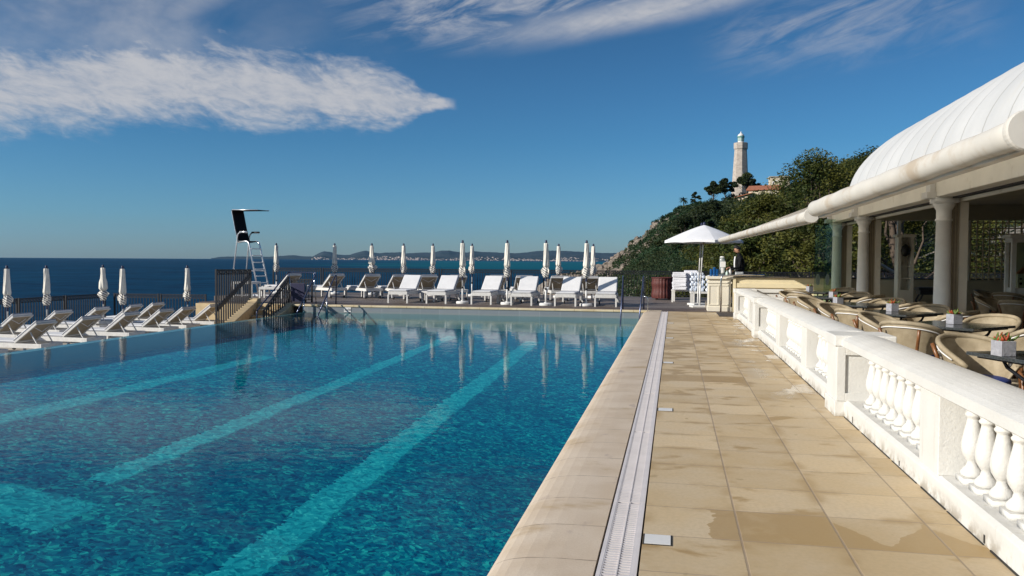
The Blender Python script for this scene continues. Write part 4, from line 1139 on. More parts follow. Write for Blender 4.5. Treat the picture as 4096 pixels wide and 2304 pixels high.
        m = MB(); m.bar(p0 + Vector((.05, 0, -r*.86)), p1 + Vector((.05, 0, -r*.86)), r*.8, r*.5); m.build('front_bar', 'awning_roll', A, bevel=.006)
        m = MB(); m.lathe([(r*1.22, -.02), (r*1.26, .0), (r*1.26, .02), (r*1.18, .032), (r*.3, .035)], 28); m.xform(Matrix.Translation(p0 - d*.02) @ d.to_track_quat('Z', 'Y').to_matrix().to_4x4() @ Matrix.Rotation(pi, 4, 'X')); m.build('end_cap', 'awning_roll', A)
        m = MB()
        for f in (.25, .8): 
            a = p0 + (p1 - p0)*f; c = q0 + (q1 - q0)*f; e = (a + c)/2 + Vector((0, .8, .0))
            m.tube([a + Vector((.08, 0, -r*.5)), e + Vector((0, 0, -.05)), c + Vector((0, 0, -.08))], .022, 6)
        m.build('folding_arm', 'white_paint', A)
    awning('pale rolled awning edge nearest the camera, under the vaulted roof, upper right', (1.672, 4.44, 2.145), (1.30, 8.1, 2.00), (4.34, 4.5, 3.22), (4.34, 8.0, 3.22), .080)
    awning('pale rolled awning edge farther away, running on towards the bar parasols', (1.66, 10.7, 2.075), (1.34, 25.0, 2.125), (4.34, 10.9, 3.21), (4.34, 24.6, 3.30), .075)
pavilion()

# ---------------------------------------------------------------- terrace furniture
def make_chair():
    t = thing('tub_chair', 'tan woven tub chair', 'chair')
    # faces +y, back at -y
    def shell(u, v):
        th = RAD(-128) + u*RAD(256)      # 0 = straight back (-y)
        k = abs(th)/RAD(128)
        top = .80 - .24*k**2.2
        zb = .40
        z = zb + (top - zb)*v
        R = .235 + (.115 - .02*k)*v**1.3
        return (R*1.0*sin(th), -R*cos(th)*(.92) + .02, z)
    m = MB(); m.grid(shell, 33, 9); s = m.build('shell', 'weave', t, smooth=True, solid=.02, fix=False)
    m = MB(); m.tube([Vector(shell(i/32, 1.0)) + Vector((0, 0, .004)) for i in range(33)], .026, 8); m.build('rim', 'weave', s, smooth=True)
    m = MB(); m.tube([Vector(shell(i/32, .88))*1.0 + Vector((sin(RAD(-128) + i/32*RAD(256))*.022, -cos(RAD(-128) + i/32*RAD(256))*.022, 0)) for i in range(3, 30)], .007, 6); m.build('piping', 'cushion', s, smooth=True)
    m = MB(); m.tube([Vector(shell(i/32, .02)) + Vector((sin(RAD(-128) + i/32*RAD(256))*.014, -cos(RAD(-128) + i/32*RAD(256))*.014, -.006)) for i in range(33)], .011, 6); m.build('lower_band', 'cushion', s, smooth=True)
    for sx in (-1, 1):
        MB().tube([(sx*.19, -.27, 0), (sx*.165, -.235, .40), (sx*.20, -.27, .60), (sx*.23, -.31, .73)], .019, 8).build('rear_leg', 'bamboo', t, smooth=True)
        for o_ in (0, .035):
            MB().tube([(sx*(.25), .25 + o_*.6, 0), (sx*(.255), .27 + o_, .30), (sx*.26, .25 + o_, .44), (sx*.275, .17 + o_*.6, .52), (sx*.285, .06, .56)], .016, 8).build('front_leg', 'bamboo', t, smooth=True)
        MB().lathe([(.026, -.03), (.028, 0), (.026, .03)], 10, (sx*.282, .09, .555)).build('binding', 'black_tie', t, smooth=True)
    MB().tube([(.24*cos(2*pi*k/24), .02 + .24*sin(2*pi*k/24), .385) for k in range(24)], .018, 8, closed=True).build('seat_ring', 'bamboo', t, smooth=True)
    MB().lathe([(.20, .385), (.25, .395), (.26, .42), (.25, .445), (.20, .455), (.0, .458)], 28, (0, .03, 0), cap=False).build('seat_cushion', 'seat_blue', t, smooth=True)
    return t
def make_table():
    t = thing('terrace_table', 'dark granite table', 'table')
    MB().box(-.50, .50, -.50, .50, .705, .735).build('table_top', 'granite', t, bevel=.004)
    m = MB()
    for a in range(4):
        r = Matrix.Rotation(a*pi/2 + pi/4, 4, 'Z')
        pts = [(.44, 0, .70), (.40, 0, .62), (.22, 0, .48), (.06, 0, .36), (.16, 0, .20), (.36, 0, .06), (.46, 0, .0)]
        m.tube([r @ Vector(p) for p in pts], .016, 6)
    m.tube([(.09*cos(2*pi*k/16), .09*sin(2*pi*k/16), .36) for k in range(16)], .012, 6, closed=True)
    m.build('iron_base', 'iron', t, smooth=True)
    MB().box(-.44, .44, -.44, .44, .685, .704).build('sub_frame', 'iron', t)
    return t
def make_planter(seed):
    q = random.Random(seed)
    t = thing('planter', 'small silver cube planter', 'planter')
    MB().box(-.065, .065, -.065, .065, 0, .125).build('pot', 'planter', t, bevel=.004)
    for nm, mt, n in (('green_leaves', 'leaf_green', 34), ('red_leaves', 'leaf_red', 13)):
        m = MB()
        for i in range(n):
            a = q.uniform(0, 6.28); L = q.uniform(.03, .085); e = q.uniform(.2, 1.3); b = Vector((q.uniform(-.05, .05), q.uniform(-.05, .05), .118))
            d = Vector((cos(a)*cos(e), sin(a)*cos(e), sin(e))); s = Vector((-sin(a), cos(a), 0))*.014
            m.tube([b, b + d*L*.5, b + d*L], [.006, .011, .003], 6)
        m.build(nm, mt, t, smooth=True)
    return t
def furniture():
    ch = make_chair(); tb = make_table(); pls = [make_planter(3), make_planter(9)]
    T = [(3.12, 7.34, RAD(20), (2.66, 7.33), 'nearest the camera by the balustrade'), (3.39, 10.93, pi/4, (3.42, 10.98), 'second nearest the camera on the terrace'), (3.30, 13.35, pi/4, (3.32, 13.5), 'third nearest the camera on the terrace'),
         (3.30, 15.80, pi/4, (2.92, 15.62), 'fourth from the camera on the terrace'), (3.35, 18.85, pi/4, (3.36, 18.5), 'fifth from the camera on the terrace'), (3.70, 22.1, pi/4, (3.48, 22.4), 'farthest along the terrace, near the cream wall')]
    side = {0: ((-1, 1), (1, 1), (1, -1)), 1: ((-1, -1), (-1, 1), (1, 1), (1, -1)), 2: ((-1, -1), (-1, 1), (1, 1), (1, -1)), 3: ((-1, 1), (1, 1), (1, -1)), 4: ((-1, -1), (-1, 1), (1, 1), (1, -1)), 5: ((-1, -1), (1, 1), (1, -1))}
    used = [False, False, [False, False]]
    where = {(-1, -1): 'its back to us, near balustrade side', (-1, 1): 'open front showing, far balustrade side', (1, 1): 'far pavilion side', (1, -1): 'near pavilion side'}
    def pc(x, y, rz, lab, gp):
        if not used[0]: used[0] = True; place(ch, (x, y, .003), rz); ch['label'] = lab; ch['group'] = gp
        else: dup(ch, (x, y, .003), rz, lab, gp)
    nm = ['nearest table', 'second nearest table', 'third table', 'fourth table', 'fifth table', 'farthest table']
    for i, (x, y, r, pt, l) in enumerate(T):
        lab = 'square dark granite table turned diagonally, ' + l
        if not used[1]: used[1] = True; place(tb, (x, y, .003), r); tb['label'] = lab; tb['group'] = 'terrace tables'
        else: dup(tb, (x, y, .003), r, lab, 'terrace tables')
        k = i % 2; pl = pls[k]; lab = f'silver cube planter with succulents on the {nm[i]}'
        if not used[2][k]: used[2][k] = True; place(pl, (pt[0], pt[1], .739), rnd.uniform(.2, .6)); pl['label'] = lab; pl['group'] = 'table planters'
        else: dup(pl, (pt[0], pt[1], .739), rnd.uniform(.2, .6), lab, 'table planters')
        for (sx, sy) in side[i]:
            a = atan2(sy, sx) if i else {(-1, 1): RAD(114), (1, 1): RAD(20), (1, -1): RAD(-66)}[(sx, sy)]
            d = .90 + rnd.uniform(-.03, .05)
            px, py = x + d*cos(a), y + d*sin(a)
            pc(px, py, a + pi/2 + rnd.uniform(-.12, .12), f'tan tub chair at the {nm[i]}, {where[(sx, sy)]}', 'terrace tub chairs')
    # inside the pavilion
    for j, (x, y) in enumerate(((6.9, 17.2), (8.3, 21.5))):
        dup(tb, (x, y, .003), pi/4, ['dark table inside the pavilion, the nearer one', 'dark table inside the pavilion beside the white vitrine'][j], 'pavilion tables')
        for sx, sy in ((-1, -1), (-1, 1), (1, -1)):
            a = atan2(sy, sx); pc(x + .9*cos(a), y + .9*sin(a), a + pi/2, f'tan tub chair at the {"nearer" if j == 0 else "farther"} inner table, {where[(sx, sy)].replace("balustrade", "left").replace("pavilion", "right")}', 'pavilion tub chairs')
    # candle glass
    tag(MB().lathe([(.03, 0), (.036, .01), (.036, .09), (.03, .09)], 14, (7.1, 17.4, .738)).build('candle_glass', 'plastic_white'), 'small white candle glass on the nearer pavilion table', 'candle')
    # vitrine with model houses
    v = thing('display_cabinet', 'white display cabinet with little model houses in its window', 'cabinet', (8.15, 21.0, .002), RAD(-6))
    m = MB()
    for sx in (-1, 1):
        for sy in (-1, 1): m.box(sx*.42 - .05, sx*.42 + .05, sy*.25 - .05, sy*.25 + .05, 0, 2.08)
    m.build('posts', 'white_wood', v, bevel=.006)
    MB().box(-.41, .41, -.24, .24, .05, .92).build('cupboard', 'white_wood', v)
    m = MB(); m.box(-.52, .52, -.35, .35, 2.08, 2.16); m.box(-.47, .47, -.30, .30, 1.98, 2.08); m.build('cornice', 'white_wood', v, bevel=.01)
    MB().box(-.40, .40, .2, .22, .92, 1.98).build('back_panel', 'inner_wall', v)
    MB().box(-.37, .37, -.235, -.228, .93, 1.97).build('window', 'glass', v)
    hs = thing('model_house', 'little cream model house with a red gable inside the display cabinet', 'model house', (8.02, 20.98, .925))
    MB().box(-.16, .10, -.06, .06, 0, .33).build('wall', 'house_wall', hs)
    MB().prism([(-.18, .33), (.12, .33), (-.03, .48)], .14, 'y', -.07).build('roof', 'roof_red', hs)
    m = MB()
    for a in (-.10, .0): 
        for b in (.10, .21): m.lathe([(.028, -.003), (.028, .003)], 10); m.v[-20:] = [tuple(Matrix.Translation((a, -.063, b)) @ Matrix.Rotation(pi/2, 4, 'X') @ Vector(p)) for p in m.v[-20:]]
    m.build('windows', 'rubber', hs)
    tr = MB(); tr.lathe([(.10, 0), (.13, .06), (.10, .25), (.02, .47)], 12, (8.33, 20.98, .925)); tag(tr.build('model_tree', 'black_cloth'), 'dark pointed model tree beside the little house in the cabinet', 'model tree')
    c2 = thing('tall_cabinet', 'narrow white cabinet with a dark round lamp, between the columns', 'cabinet', (6.15, 23.9, .002))
    m = MB(); m.box(-.20, -.12, -.18, .18, 0, 2.18); m.box(.12, .20, -.18, .18, 0, 2.18); m.box(-.12, .12, -.18, .18, 0, .75); m.box(-.12, .12, .14, .18, .75, 2.18); m.build('carcass', 'white_beam', c2)
    MB().box(-.25, .25, -.22, .22, 2.18, 2.26).build('cornice', 'white_beam', c2, bevel=.01)
    m = MB(); m.box(-.12, .12, -.16, .14, 1.05, 1.08); m.box(-.12, .12, -.16, .14, 1.38, 1.41); m.build('shelf', 'white_beam', c2)
    lp = MB(); lp.lathe([(.02, -.16), (.10, -.10), (.12, 0), (.10, .10), (.02, .17)], 16, (6.13, 23.72, 1.82)); tag(lp.build('round_lamp', 'rubber', smooth=True), 'dark rounded lamp hanging on the narrow white cabinet', 'lamp')
    # console table
    t = thing('console_table', 'black iron console table with scrolled legs in the pavilion', 'table', (6.0, 20.3, .002))
    MB().box(-.50, .50, -.2, .2, .86, .93).build('table_top', 'iron', t, bevel=.008); MB().box(-.46, .46, -.17, .17, .76, .859).build('apron', 'iron', t)
    for sx in (-1, 1):
        for sy in (-1, 1):
            MB().tube([(sx*.40, sy*.14, .76), (sx*.47, sy*.15, .62), (sx*.40, sy*.14, .42), (sx*.34, sy*.13, .22), (sx*.42, sy*.15, .0)], .022, 8).build('leg', 'iron', t, smooth=True)
    tag(MB().lathe([(.05, 0), (.07, .04), (.07, .12), (.05, .16), (.06, .2)], 14, (5.95, 20.3, .933)).build('dark_vase', 'rubber', smooth=True), 'small dark vase standing on the black console table', 'vase')
furniture()

# ================================================================ HILL, TREES, LIGHTHOUSE, FAR COAST
def interp(x, xs, ys): return float(np.interp(x, xs, ys))
# azimuth (deg from +y, to the right), ridge distance, ridge height
RAZ = [-10, -9.0, -7.5, -5.6, -4.6, -4.0, -3.4, -2.8, -2.2, -1.7, -1.4, -.9, -.4, .3, 1.8, 3.2, 5, 7, 11, 16, 24, 40]
RD = [400, 405, 410, 410, 405, 400, 395, 390, 385, 380, 380, 380, 385, 390, 405, 420, 440, 440, 430, 420, 400, 400]
RZ = [-14, -9, -6, -3, -.5, 4.5, 7.5, 10.5, 12.2, 15.5, 18.5, 20.5, 22.5, 26, 29, 31, 36, 38, 48, 55, 60, 60]
NAZ = [-10, -7, -5, -3.5, -2, 0, 4, 40]; NZ = [-14, -13.5, -12, -8, -3.2, -2.6, -2.2, -2.0]
def hill_z(az, D):
    Dr = interp(az, RAZ, RD); zr = interp(az, RAZ, RZ); zn = interp(az, NAZ, NZ)
    t = min(1.25, max(0, (D - 40)/(Dr - 40)))
    p = interp(az, [-10, -4, 0, 6, 12], [2.6, 2.6, 2.1, 1.5, 1.15])
    z = zn + (zr - zn)*(min(t, 1)**p)
    if t > 1: z -= (t - 1)*60
    return z
def wob(x, y):
    return (sin(x*.11 + 1.3*sin(y*.07)) + .6*sin(x*.23 + y*.19 + 2) + .4*sin(y*.41 - x*.3))*.6
def polar(az, D): a = RAD(az); return D*sin(a), D*cos(a)
def hill():
    na, nd = 200, 90; V = []; F = []
    for i in range(na):
        az = -10 + 50*(i/(na-1))**1.25
        for j in range(nd):
            D = 38 + (500 - 38)*(j/(nd-1)); x, y = polar(az, D)
            z = hill_z(az, D); t = min(1, max(0, (D - 60)/200))
            V.append((x, y, z + wob(x, y)*1.1*t*(1 if az > -9 else 0)))
    for i in range(na - 1):
        for j in range(nd - 1):
            a = i*nd + j; F.append((a, a + nd, a + nd + 1, a + 1))
    o = fast_mesh('hill', V, F, 'hill'); o['kind'] = 'structure'
    # land under and behind the terrace
    m = MB(); m.grid(lambda u, v: (3 + u*55, 34.55 + v*8 - 4*0, -1.6 - .4*v), 3, 3); m.build('bank', 'hill', kind='structure', fix=False)
hill()

def leaf_quads(C, R, n, size, flat=1.0, rng=nrg, hollow=.45):
    """n leaf quads through ellipsoid C,R (denser towards the outside)"""
    d = rng.normal(size=(n, 3)); d /= np.linalg.norm(d, axis=1)[:, None]
    r = hollow + (1 - hollow)*rng.random(n)**.6
    p = np.array(C) + d*np.array(R)*r[:, None]
    u = rng.normal(size=(n, 3)); u[:, 2] *= flat; u /= np.linalg.norm(u, axis=1)[:, None]
    w = rng.normal(size=(n, 3)); w -= u*(w*u).sum(1)[:, None]; w /= np.linalg.norm(w, axis=1)[:, None]
    s = size*rng.uniform(.6, 1.4, (n, 1))
    return np.stack([p - u*s - w*s*.5, p + u*s - w*s*.35, p + u*s*.9 + w*s*.45, p - u*s*.8 + w*s*.4], 1)
def foliage(name, Q, mat, parent=None):
    Q = np.concatenate(Q); n = len(Q); return fast_mesh(name, Q.reshape(-1, 3), np.arange(n*4).reshape(n, 4), mat, parent)
def scrub():
    Q = []
    cnt = 0
    while cnt < 2600:
        az = -9.5 + 28*nrg.random()**1.1; D = 60 + 400*nrg.random()**.75
        Dr = interp(az, RAZ, RD)
        if D > Dr + 6: continue
        x, y = polar(az, D); z = hill_z(az, D)
        if z < -9.5: continue
        if az > .5 and D < 150 and nrg.random() < .55: continue
        rk = sin(x*.09 + 2*sin(y*.05)) + sin(y*.13 + x*.05 + 1.0)
        if az < -1.2 and rk > (.3 if az > -4 else -.1): continue
        cnt += 1
        r = nrg.uniform(1.4, 3.6)*(1.35 if az > 1 else 1)*(.7 if az < -3.0 else 1)*(.45 if D > Dr - 45 else 1)
        zz = z + wob(x, y)*1.1*min(1, max(0, (D - 60)/200))
        sz = max(.10, D*.00105); Q.append(leaf_quads((x, y, zz + r*.35), (r, r, r*.8), int(min(190, 26*(r/sz)**1.1*.45)), sz))
    foliage('hillside_scrub', Q, 'scrub_leaf')['kind'] = 'stuff'
    # low bushes just beyond the fence
    Q = []
    for _ in range(620):
        az = -3.4 + 11*nrg.random(); D = nrg.uniform(39, 85); x, y = polar(az, D)
        r = nrg.uniform(.5, 1.2); zt = interp(az, [-3.4, -2.6, -1.5, 0, 4, 8], [-2.6, -1.6, -.6, .2, .8, 1.2])
        z = hill_z(az, D)
        zc = z + (zt - z)*nrg.random()*.9
        Q.append(leaf_quads((x, y, zc), (r*1.2, r*1.2, r*.9), 200, .065))
    foliage('bank_bushes', Q, 'bush_leaf')['kind'] = 'stuff'
scrub()

def crooked(a, b, n, amp, q):
    a = Vector(a); b = Vector(b); L = (b - a).length; r = []
    for i in range(n + 1):
        t = i/n; r.append(a.lerp(b, t) + Vector((q.uniform(-1, 1), q.uniform(-1, 1), q.uniform(-.6, .8)))*amp*L*(0 if i in (0, n) else 1))
    return r
def pine(label, x, y, z0, top, rad, seed, leafm='pine_leaf', group='pines behind the terrace', low=.15, n=46, lean=(0, 0), qn=380, qs=.062, flat=.5, name='pine_tree', bare=10, ps=1.0):
    q = random.Random(seed); rg = np.random.default_rng(seed)
    t = thing(name, label, 'tree', (x, y, z0), 0, group)
    H = top - z0
    trunk_top = Vector((lean[0], lean[1], H*.72))
    tr = crooked((0, 0, -.5), trunk_top, 6, .035, q)
    MB().tube(tr, [H*.032*(1 - .75*i/6) + .03 for i in range(7)], 10).build('trunk', 'bark', t, smooth=True)
    Q = []; br = MB(); pale = MB()
    for i in range(n):
        a = q.uniform(0, 2*pi); f = low + (1 - low)*((i + q.random())/n); 
        w = sin(pi*min(1, (f*.86 + .16)))**.7
        R = rad*w*q.uniform(.45, 1.0)
        c = Vector((lean[0]*f + R*cos(a), lean[1]*f + R*sin(a), H*(f*.93)))
        s = rad*q.uniform(.14, .27)*ps
        Q.append(leaf_quads(c, (s, s, s*.62), qn, qs, flat, rg, .15))
        if q.random() < .7:
            k = max(1, min(5, int(f*5.0))); pts = crooked(tr[k], c, 4, .09, q); br.tube(pts, [H*.010, H*.008, H*.006, H*.004, H*.002], 6)
    for i in range(bare):
        a = q.uniform(0, 2*pi); f = q.uniform(.05, .42); R = rad*q.uniform(.5, 1.05); k = max(1, int(f*5.5))
        c = Vector((R*cos(a) + lean[0]*f, R*sin(a) + lean[1]*f, H*(f + q.uniform(-.06, .14))))
        pts = crooked(tr[k], c, 5, .10, q); pale.tube(pts, [H*.014, H*.012, H*.010, H*.008, H*.005, H*.003], 6)
        for _ in range(3):
            b0 = pts[q.randint(2, 4)]; pale.tube(crooked(b0, b0 + Vector((q.uniform(-1, 1), q.uniform(-1, 1), q.uniform(-.2, .8)))*H*.10, 3, .1, q), [H*.006, H*.005, H*.004, H*.002], 5)
    if br.v: br.build('branches', 'bark', t, smooth=True)
    if pale.v: pale.build('bare_branches', 'bark_pale', t, smooth=True)
    foliage('crown', Q, leafm, t)
    return t
def trees():
    pine('broad pine directly behind the barman, lit from the left', 4.9, 47, -2.6, 5.5, 3.8, 21, low=.25, n=66, ps=1.15, bare=22)
    pine('tall pine left of the white tent roof, its crown against the sky', 8.3, 52, -2.5, 8.4, 4.5, 22, low=.2, n=84, bare=20, ps=1.22)
    pine('tallest pine, its crown touching the end of the white tent roof', 12.6, 56, -2.4, 9.1, 5.4, 23, low=.12, n=96, ps=1.25)
    pine('low spreading pine behind the bar parasols', 2.7, 58, -2.8, 3.3, 3.1, 24, low=.15, n=42)
    pine('dark pine seen between the pavilion columns, with a thick slanting limb', 10.6, 38.5, -2, 6.2, 4.2, 25, lean=(-1.4, 0), bare=16, n=44)
    pine('pine with pale bare branches seen through the glass screens', 6.4, 38.5, -2, 4.4, 3.2, 26, low=.42, bare=34, n=30)
    pine('pine seen through the trellis at the back of the pavilion', 16.4, 41, -2, 7.0, 4.6, 27, n=46)
    pine('pine low behind the bar wall with bare grey limbs', 3.6, 40, -2, 2.9, 2.6, 28, low=.45, bare=30, n=22)
    pine('large pine up the slope behind the tallest pine', 14.6, 76, 0, 10.6, 6.2, 29, n=84, qs=.075, ps=1.25)
    pine('rounded pine on the slope above the open parasols', 5.2, 84, -1.5, 6.1, 4.4, 30, n=52, qs=.08)
    pine('pine at the edge of the wood above the far awning', 9.4, 100, -.5, 8.3, 5.4, 31, n=70, qs=.095, ps=1.2)
    def hp(label, x, y, top, rad, seed, n=46):
        D = sqrt(x*x + y*y); z = hill_z(math.degrees(atan2(x, y)), D); pine(label, x, y, min(z, top - rad), top, rad, seed, 'pine_dark', 'trees on the hillside', .1, n, (0, 0), 260, D*.0010, .5, 'pine_tree', 0)
    hp('dusky pine half way up the hillside under the red roof', 9.4, 150, 11.2, 6, 33)
    hp('dusky round tree on the hillside below the cliff terrace', 2.2, 170, 11.0, 5.6, 34)
    hp('dusky round tree on the hillside beneath the palm', 6.2, 220, 15.0, 6.5, 35)
    hp('broad dusky tree high on the slope beneath the pair of umbrella pines', 13.5, 300, 22.8, 8.5, 36)
    hp('dark tree on the slope right of the cliff terrace', 7.5, 320, 21.0, 7.5, 37)
    # pines on the ridge by the lighthouse
    def rp(az, dD, **k):
        D = interp(az, RAZ, RD) + dD; x, y = polar(az, D); return x, y, hill_z(az, min(D, interp(az, RAZ, RD)))
    x, y, z = rp(2.55, 2); pine('umbrella pine on the skyline, left of the pair below the lighthouse', x, y, z - 1, z + 11.0, 5.4, 41, 'pine_dark', 'ridge pines', .52, 36, (0, 0), 150, .42, .4, 'umbrella_pine', 0)
    x, y, z = rp(3.35, 3); pine('umbrella pine on the skyline, right of the pair below the lighthouse', x, y, z - 1, z + 12.2, 6.2, 42, 'pine_dark', 'ridge pines', .52, 40, (0, 0), 150, .42, .4, 'umbrella_pine', 0)
    x, y, z = rp(4.75, -16); pine('wide umbrella pine standing in front of the lighthouse foot', x, y, z - 1, z + 12.8, 7.6, 43, 'pine_dark', 'ridge pines', .55, 46, (0, 0), 160, .42, .35, 'umbrella_pine', 0)
    x, y, z = rp(1.35, 1); pine('dark layered cedar beside the palm on the skyline', x, y, z - .5, z + 6.8, 3.0, 44, 'pine_dark', 'ridge pines', .25, 22, (0, 0), 110, .34, .2, 'cedar_tree', 0)
    # palm
    x, y, z = rp(.58, 1)
    t = thing('palm_tree', 'palm tree on the skyline at the end of the cliff terrace', 'tree', (x, y, z - .3))
    MB().tube([(0, 0, -.5), (.1, 0, 2), (0, 0, 4.2)], [.32, .25, .22], 8).build('trunk', 'bark', t, smooth=True)
    m = MB(); q = random.Random(5)
    for k in range(34):
        a = k*2.4; e = q.uniform(-.5, 1.1); L = q.uniform(2.0, 2.8); pv = None; d = Vector((cos(a), sin(a), 0)); s = Vector((-sin(a), cos(a), 0))
        for i in range(6):
            u = i/5; p = Vector((0, 0, 4.2)) + d*L*u*cos(e*.6) + Vector((0, 0, L*(u*sin(e) - .45*u*u))); w = .30*sin(pi*min(1, u*.9 + .08))
            cur = (p - s*w - Vector((0, 0, w*.5)), p, p + s*w - Vector((0, 0, w*.5)))
            if pv: m.add([pv[0], pv[1], pv[2], cur[0], cur[1], cur[2]], [(0, 1, 4, 3), (1, 2, 5, 4)])
            pv = cur
    m.build('fronds', 'pine_dark', t, fix=False)
trees()

def ridge_things():
    def at(az, D): x, y = polar(az, D); return x, y
    # lighthouse
    x, y = at(4.30, 462); z = 29.5
    t = thing('lighthouse', 'pale octagonal stone lighthouse with a green and white lantern on the hilltop', 'lighthouse', (x, y, z), RAD(8))
    def octo(r0, r1, z0, z1): 
        m = MB(); m.lathe([(r0, z0), (r1, z1)], 8); return m
    octo(5.2, 3.35, 0, 32.6).build('tower', 'lighthouse_stone', t)
    g = MB(); g.lathe([(3.4, 32.6), (3.75, 33.1), (3.8, 36.2), (3.6, 36.3), (3.2, 35.3)], 8); g.build('gallery', 'lighthouse_stone', t)
    MB().lathe([(1.6, 35.3), (1.6, 37.2)], 16).build('lantern_base', 'plastic_white', t)
    MB().lathe([(1.65, 37.2), (1.65, 39.2)], 16).build('lantern_glass', 'frosted', t)
    m = MB()
    for k in range(8): m.bar((1.68*cos(k*pi/4), 1.68*sin(k*pi/4), 37.2), (1.68*cos(k*pi/4), 1.68*sin(k*pi/4), 39.2), .16)
    m.lathe([(1.95, 39.2), (2.0, 39.6), (1.9, 39.8)], 16); m.build('lantern_frame', 'lighthouse_roof', t)
    MB().lathe([(1.9, 39.8), (1.5, 40.7), (.8, 41.3), (.35, 41.6), (.3, 42.2), (.02, 42.5)], 16).build('dome', 'plastic_white', t, smooth=True)
    MB().bar((0, -3.9, 18), (0, -3.4, 22), .5, 1.2).build('drain_shaft', 'lighthouse_stone', t)
    # houses
    x, y = at(5.9, 380); z = 28.9
    h = thing('hill_house', 'cream house with a red tiled roof half hidden by pines on the ridge', 'house', (x, y, z), RAD(-18))
    MB().box(-6, 7, -5, 5, -4, 4.2).build('wall', 'house_wall', h)
    m = MB(); m.add([(-6.9, -5.8, 4.0), (7.6, -5.8, 4.0), (7.6, 5.8, 4.0), (-6.9, 5.8, 4.0), (-6.9, 0, 6.3), (7.6, 0, 6.3)], [(0, 1, 5, 4), (2, 3, 4, 5), (1, 2, 5), (3, 0, 4)]); m.build('roof', 'roof_red', h, solid=.3)
    MB().box(-10.5, -5, -7, -5.4, -4.5, 1.2).build('annex', 'house_wall', h)
    m = MB(); m.add([(-11.5, -8, .9), (-4, -8, 2.6), (-4, -4.8, 3.0), (-11.5, -4.8, 1.3)], [(0, 1, 2, 3)]); m.build('lean_to_roof', 'roof_red', h, solid=.3)
    x, y = at(6.75, 400); h2 = thing('hill_house', 'flat roofed cream house at the top of the wood', 'house', (x, y, 36.2), 0)
    MB().box(-4, 4.5, -4, 4, -8, 4.2).build('wall', 'house_wall', h2); MB().box(-4.4, 4.9, -4.4, 4.4, 4.2, 4.6).build('roof', 'terrace_wall', h2)
    m = MB(); m.tube(arc((-1.5, 1.0), 1.6, 0, pi, 9, 'xz', -4.05), .25, 6); m.build('arch', 'plastic_white', h2)
    # cliff terraces with low walls
    pts = [at(a, interp(a, RAZ, RD) - 8) for a in (-.95, -.2, .6, 1.6, 2.4)]
    w = thing('cliff_terrace_wall', 'long pale retaining wall on the cliff below the palm', 'wall'); m = MB()
    zz = [19.0, 20.4, 21.6, 22.8, 23.6]
    for i in range(4): m.bar((*pts[i], zz[i] - .4), (*pts[i+1], zz[i+1] - .4), 1.2, 2.4)
    m.build('masonry', 'terrace_wall', w)
    m = MB()
    for i in range(4):
        a = Vector((*pts[i], zz[i] + 1.7)); b = Vector((*pts[i+1], zz[i+1] + 1.7)); m.bar(a, b, .14)
        for k in range(10): p = a.lerp(b, k/10); m.bar(p - Vector((0, 0, 1.0)), p, .1)
    m.build('railing', 'terrace_wall', w)
    pts = [at(a, interp(a, RAZ, RD) - 3) for a in (.8, 1.7, 2.5, 3.3)]; m = MB(); zz = [25.6, 27.3, 28.6, 29.4]
    for i in range(3): m.bar((*pts[i], zz[i]), (*pts[i+1], zz[i+1]), .8, 1.0)
    tag(m.build('garden_wall', 'terrace_wall'), 'low stone garden wall on the ridge under the umbrella pines', 'wall')
    # boulders at the tip of the headland
    V = []; q = random.Random(3); bm = bmesh.new()
    for i in range(620):
        az = q.uniform(-8.8, -1.0) if i % 3 else q.uniform(-8.8, -4); D = interp(az, RAZ, RD) - abs(q.gauss(0, 60)) - 2; 
        if D < 200: continue
        x, y = at(az, D); z = hill_z(az, D)
        if z < -12.2: z = -12
        r = q.uniform(.5, 1.5)*(1.5 if q.random() < .12 else 1)
        res = bmesh.ops.create_icosphere(bm, subdivisions=1, radius=r, matrix=Matrix.Translation((x, y, z + r*.25)) @ Matrix.Rotation(q.uniform(0, 6), 4, 'Z') @ Matrix.Diagonal((1.3, 1, .8, 1)))
        for v in res['verts']: v.co += Vector((q.uniform(-1, 1), q.uniform(-1, 1), q.uniform(-1, 1)))*r*.22
    me = bpy.data.meshes.new('shore_rocks'); bm.to_mesh(me); bm.free(); me.materials.append(simple('rock', (.20, .165, .135), .95, .3, .3, bump=.6, bs=1.5))
    o = bpy.data.objects.new('shore_rocks', me); COL.objects.link(o); o['kind'] = 'stuff'
ridge_things()

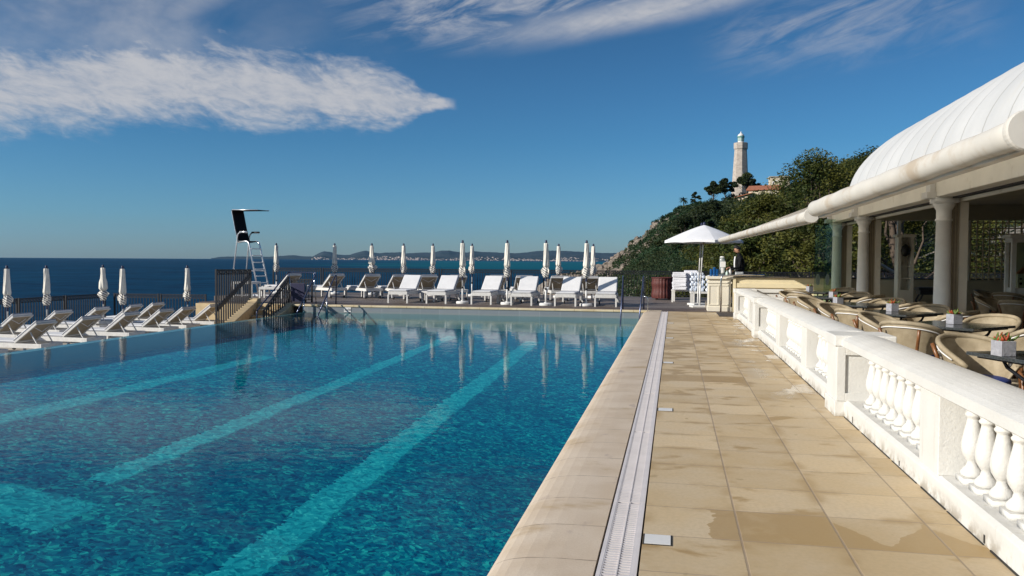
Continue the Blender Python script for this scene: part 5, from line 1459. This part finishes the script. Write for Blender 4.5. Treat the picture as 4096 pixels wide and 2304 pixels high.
def coast():
    D = 21000.0
    sil = [(840, 1033), (859, 1031), (879, 1027), (957, 1025.5), (1075, 1027), (1120, 1024), (1170, 1020), (1213, 1025), (1250, 1026), (1264, 1018), (1280, 1010), (1296, 1005), (1323, 1008), (1347, 1018), (1380, 1020), (1400, 1019), (1430, 1009), (1462, 1002), (1490, 1009), (1515, 1013), (1545, 1010), (1574, 1010),
           (1600, 1008), (1617, 1014), (1650, 1012), (1690, 1010), (1735, 1010), (1763, 1002), (1798, 1002), (1822, 1007), (1865, 1011), (1890, 1004), (1930, 1008), (1975, 1009), (2021, 1012), (2062, 1013), (2100, 1010), (2146, 1004), (2199, 1002), (2264, 1004), (2326, 1007), (2404, 1012), (2466, 1012), (2560, 1016), (2700, 1020), (2900, 1026)]
    fx, fy = -sin(YAW), cos(YAW)
    def wp(sx, sy, dist):
        a = (sx - 2048)/3260; hz = 1027.3 + .0062*sx
        x = (fx + cos(YAW)*a)*dist; y = (fy + sin(YAW)*a)*dist
        return x, y, 1.5 + (hz - sy)/3260*dist*1.0
    xs = np.array([p[0] for p in sil]); ys = np.array([p[1] for p in sil])
    def ridge(name, d0, d1, scale, sx0, sx1, seed, n=260):
        q = random.Random(seed); V = []; F = []; rows = 9
        for i in range(n):
            sx = sx0 + (sx1 - sx0)*i/(n-1); sy = float(np.interp(sx, xs, ys)) + q.uniform(-.5, .5)
            for j in range(rows):
                t = j/(rows-1); d = d0 + (d1 - d0)*t; x, y, zt = wp(sx, sy, d1)
                zt = max(-12, zt)*scale(sx); X, Y, _ = wp(sx, sy, d)
                z = -14 + (zt + 14)*t**.8*(1 + .10*sin(i*.9 + j*2.1)*(1 - t))
                V.append((X, Y, z))
        for i in range(n - 1):
            for j in range(rows - 1): a = i*rows + j; F.append((a, a + rows, a + rows + 1, a + 1))
        o = fast_mesh(name, V, F, 'mountain'); o['kind'] = 'structure'
    ridge('far_mountains', 17500, 21000, lambda s: 1.0, 845, 2900, 1)
    ridge('coastal_hills', 14500, 16500, lambda s: .42 + .12*sin(s*.017) + .08*sin(s*.041), 1240, 2900, 2)
    # pale coastal town
    V = []; F = []; q = random.Random(9)
    for i in range(900):
        sx = 1250 + 1350*q.random(); d = q.uniform(14000, 15600); x, y, _ = wp(sx, 1000, d)
        dens = .5 + .5*sin(sx*.012 + 1); 
        if q.random() > .35 + .65*dens: continue
        k = (d - 14500)/2000; z = -12 + max(0, k)**.8*(70 + 30*sin(sx*.017)); w = q.uniform(8, 24); h = q.uniform(6, 16); b = len(V)
        for zz in (z - 5, z + h):
            for dx, dy in ((-w, -w), (w, -w), (w, w), (-w, w)): V.append((x + dx, y + dy, zz))
        F += [(b, b+1, b+5, b+4), (b+1, b+2, b+6, b+5), (b+2, b+3, b+7, b+6), (b+3, b, b+4, b+7), (b+4, b+5, b+6, b+7)]
    fast_mesh('coastal_town', V, F, 'town')['kind'] = 'stuff'
coast()

def haze():
    m = bpy.data.materials.new('haze_air'); m.use_nodes = True; t = m.node_tree; t.nodes.clear()
    v = t.nodes.new('ShaderNodeVolumePrincipled'); v.inputs['Color'].default_value = (.28, .60, 1, 1); v.inputs['Density'].default_value = 1.1e-5; v.inputs['Anisotropy'].default_value = .2
    o = t.nodes.new('ShaderNodeOutputMaterial'); t.links.new(v.outputs[0], o.inputs['Volume'])
    MATS['haze_air'] = m
    MB().box(-26000, 26000, -17500, 24000, -16, 900).build('haze', 'haze_air', kind='stuff')
haze()
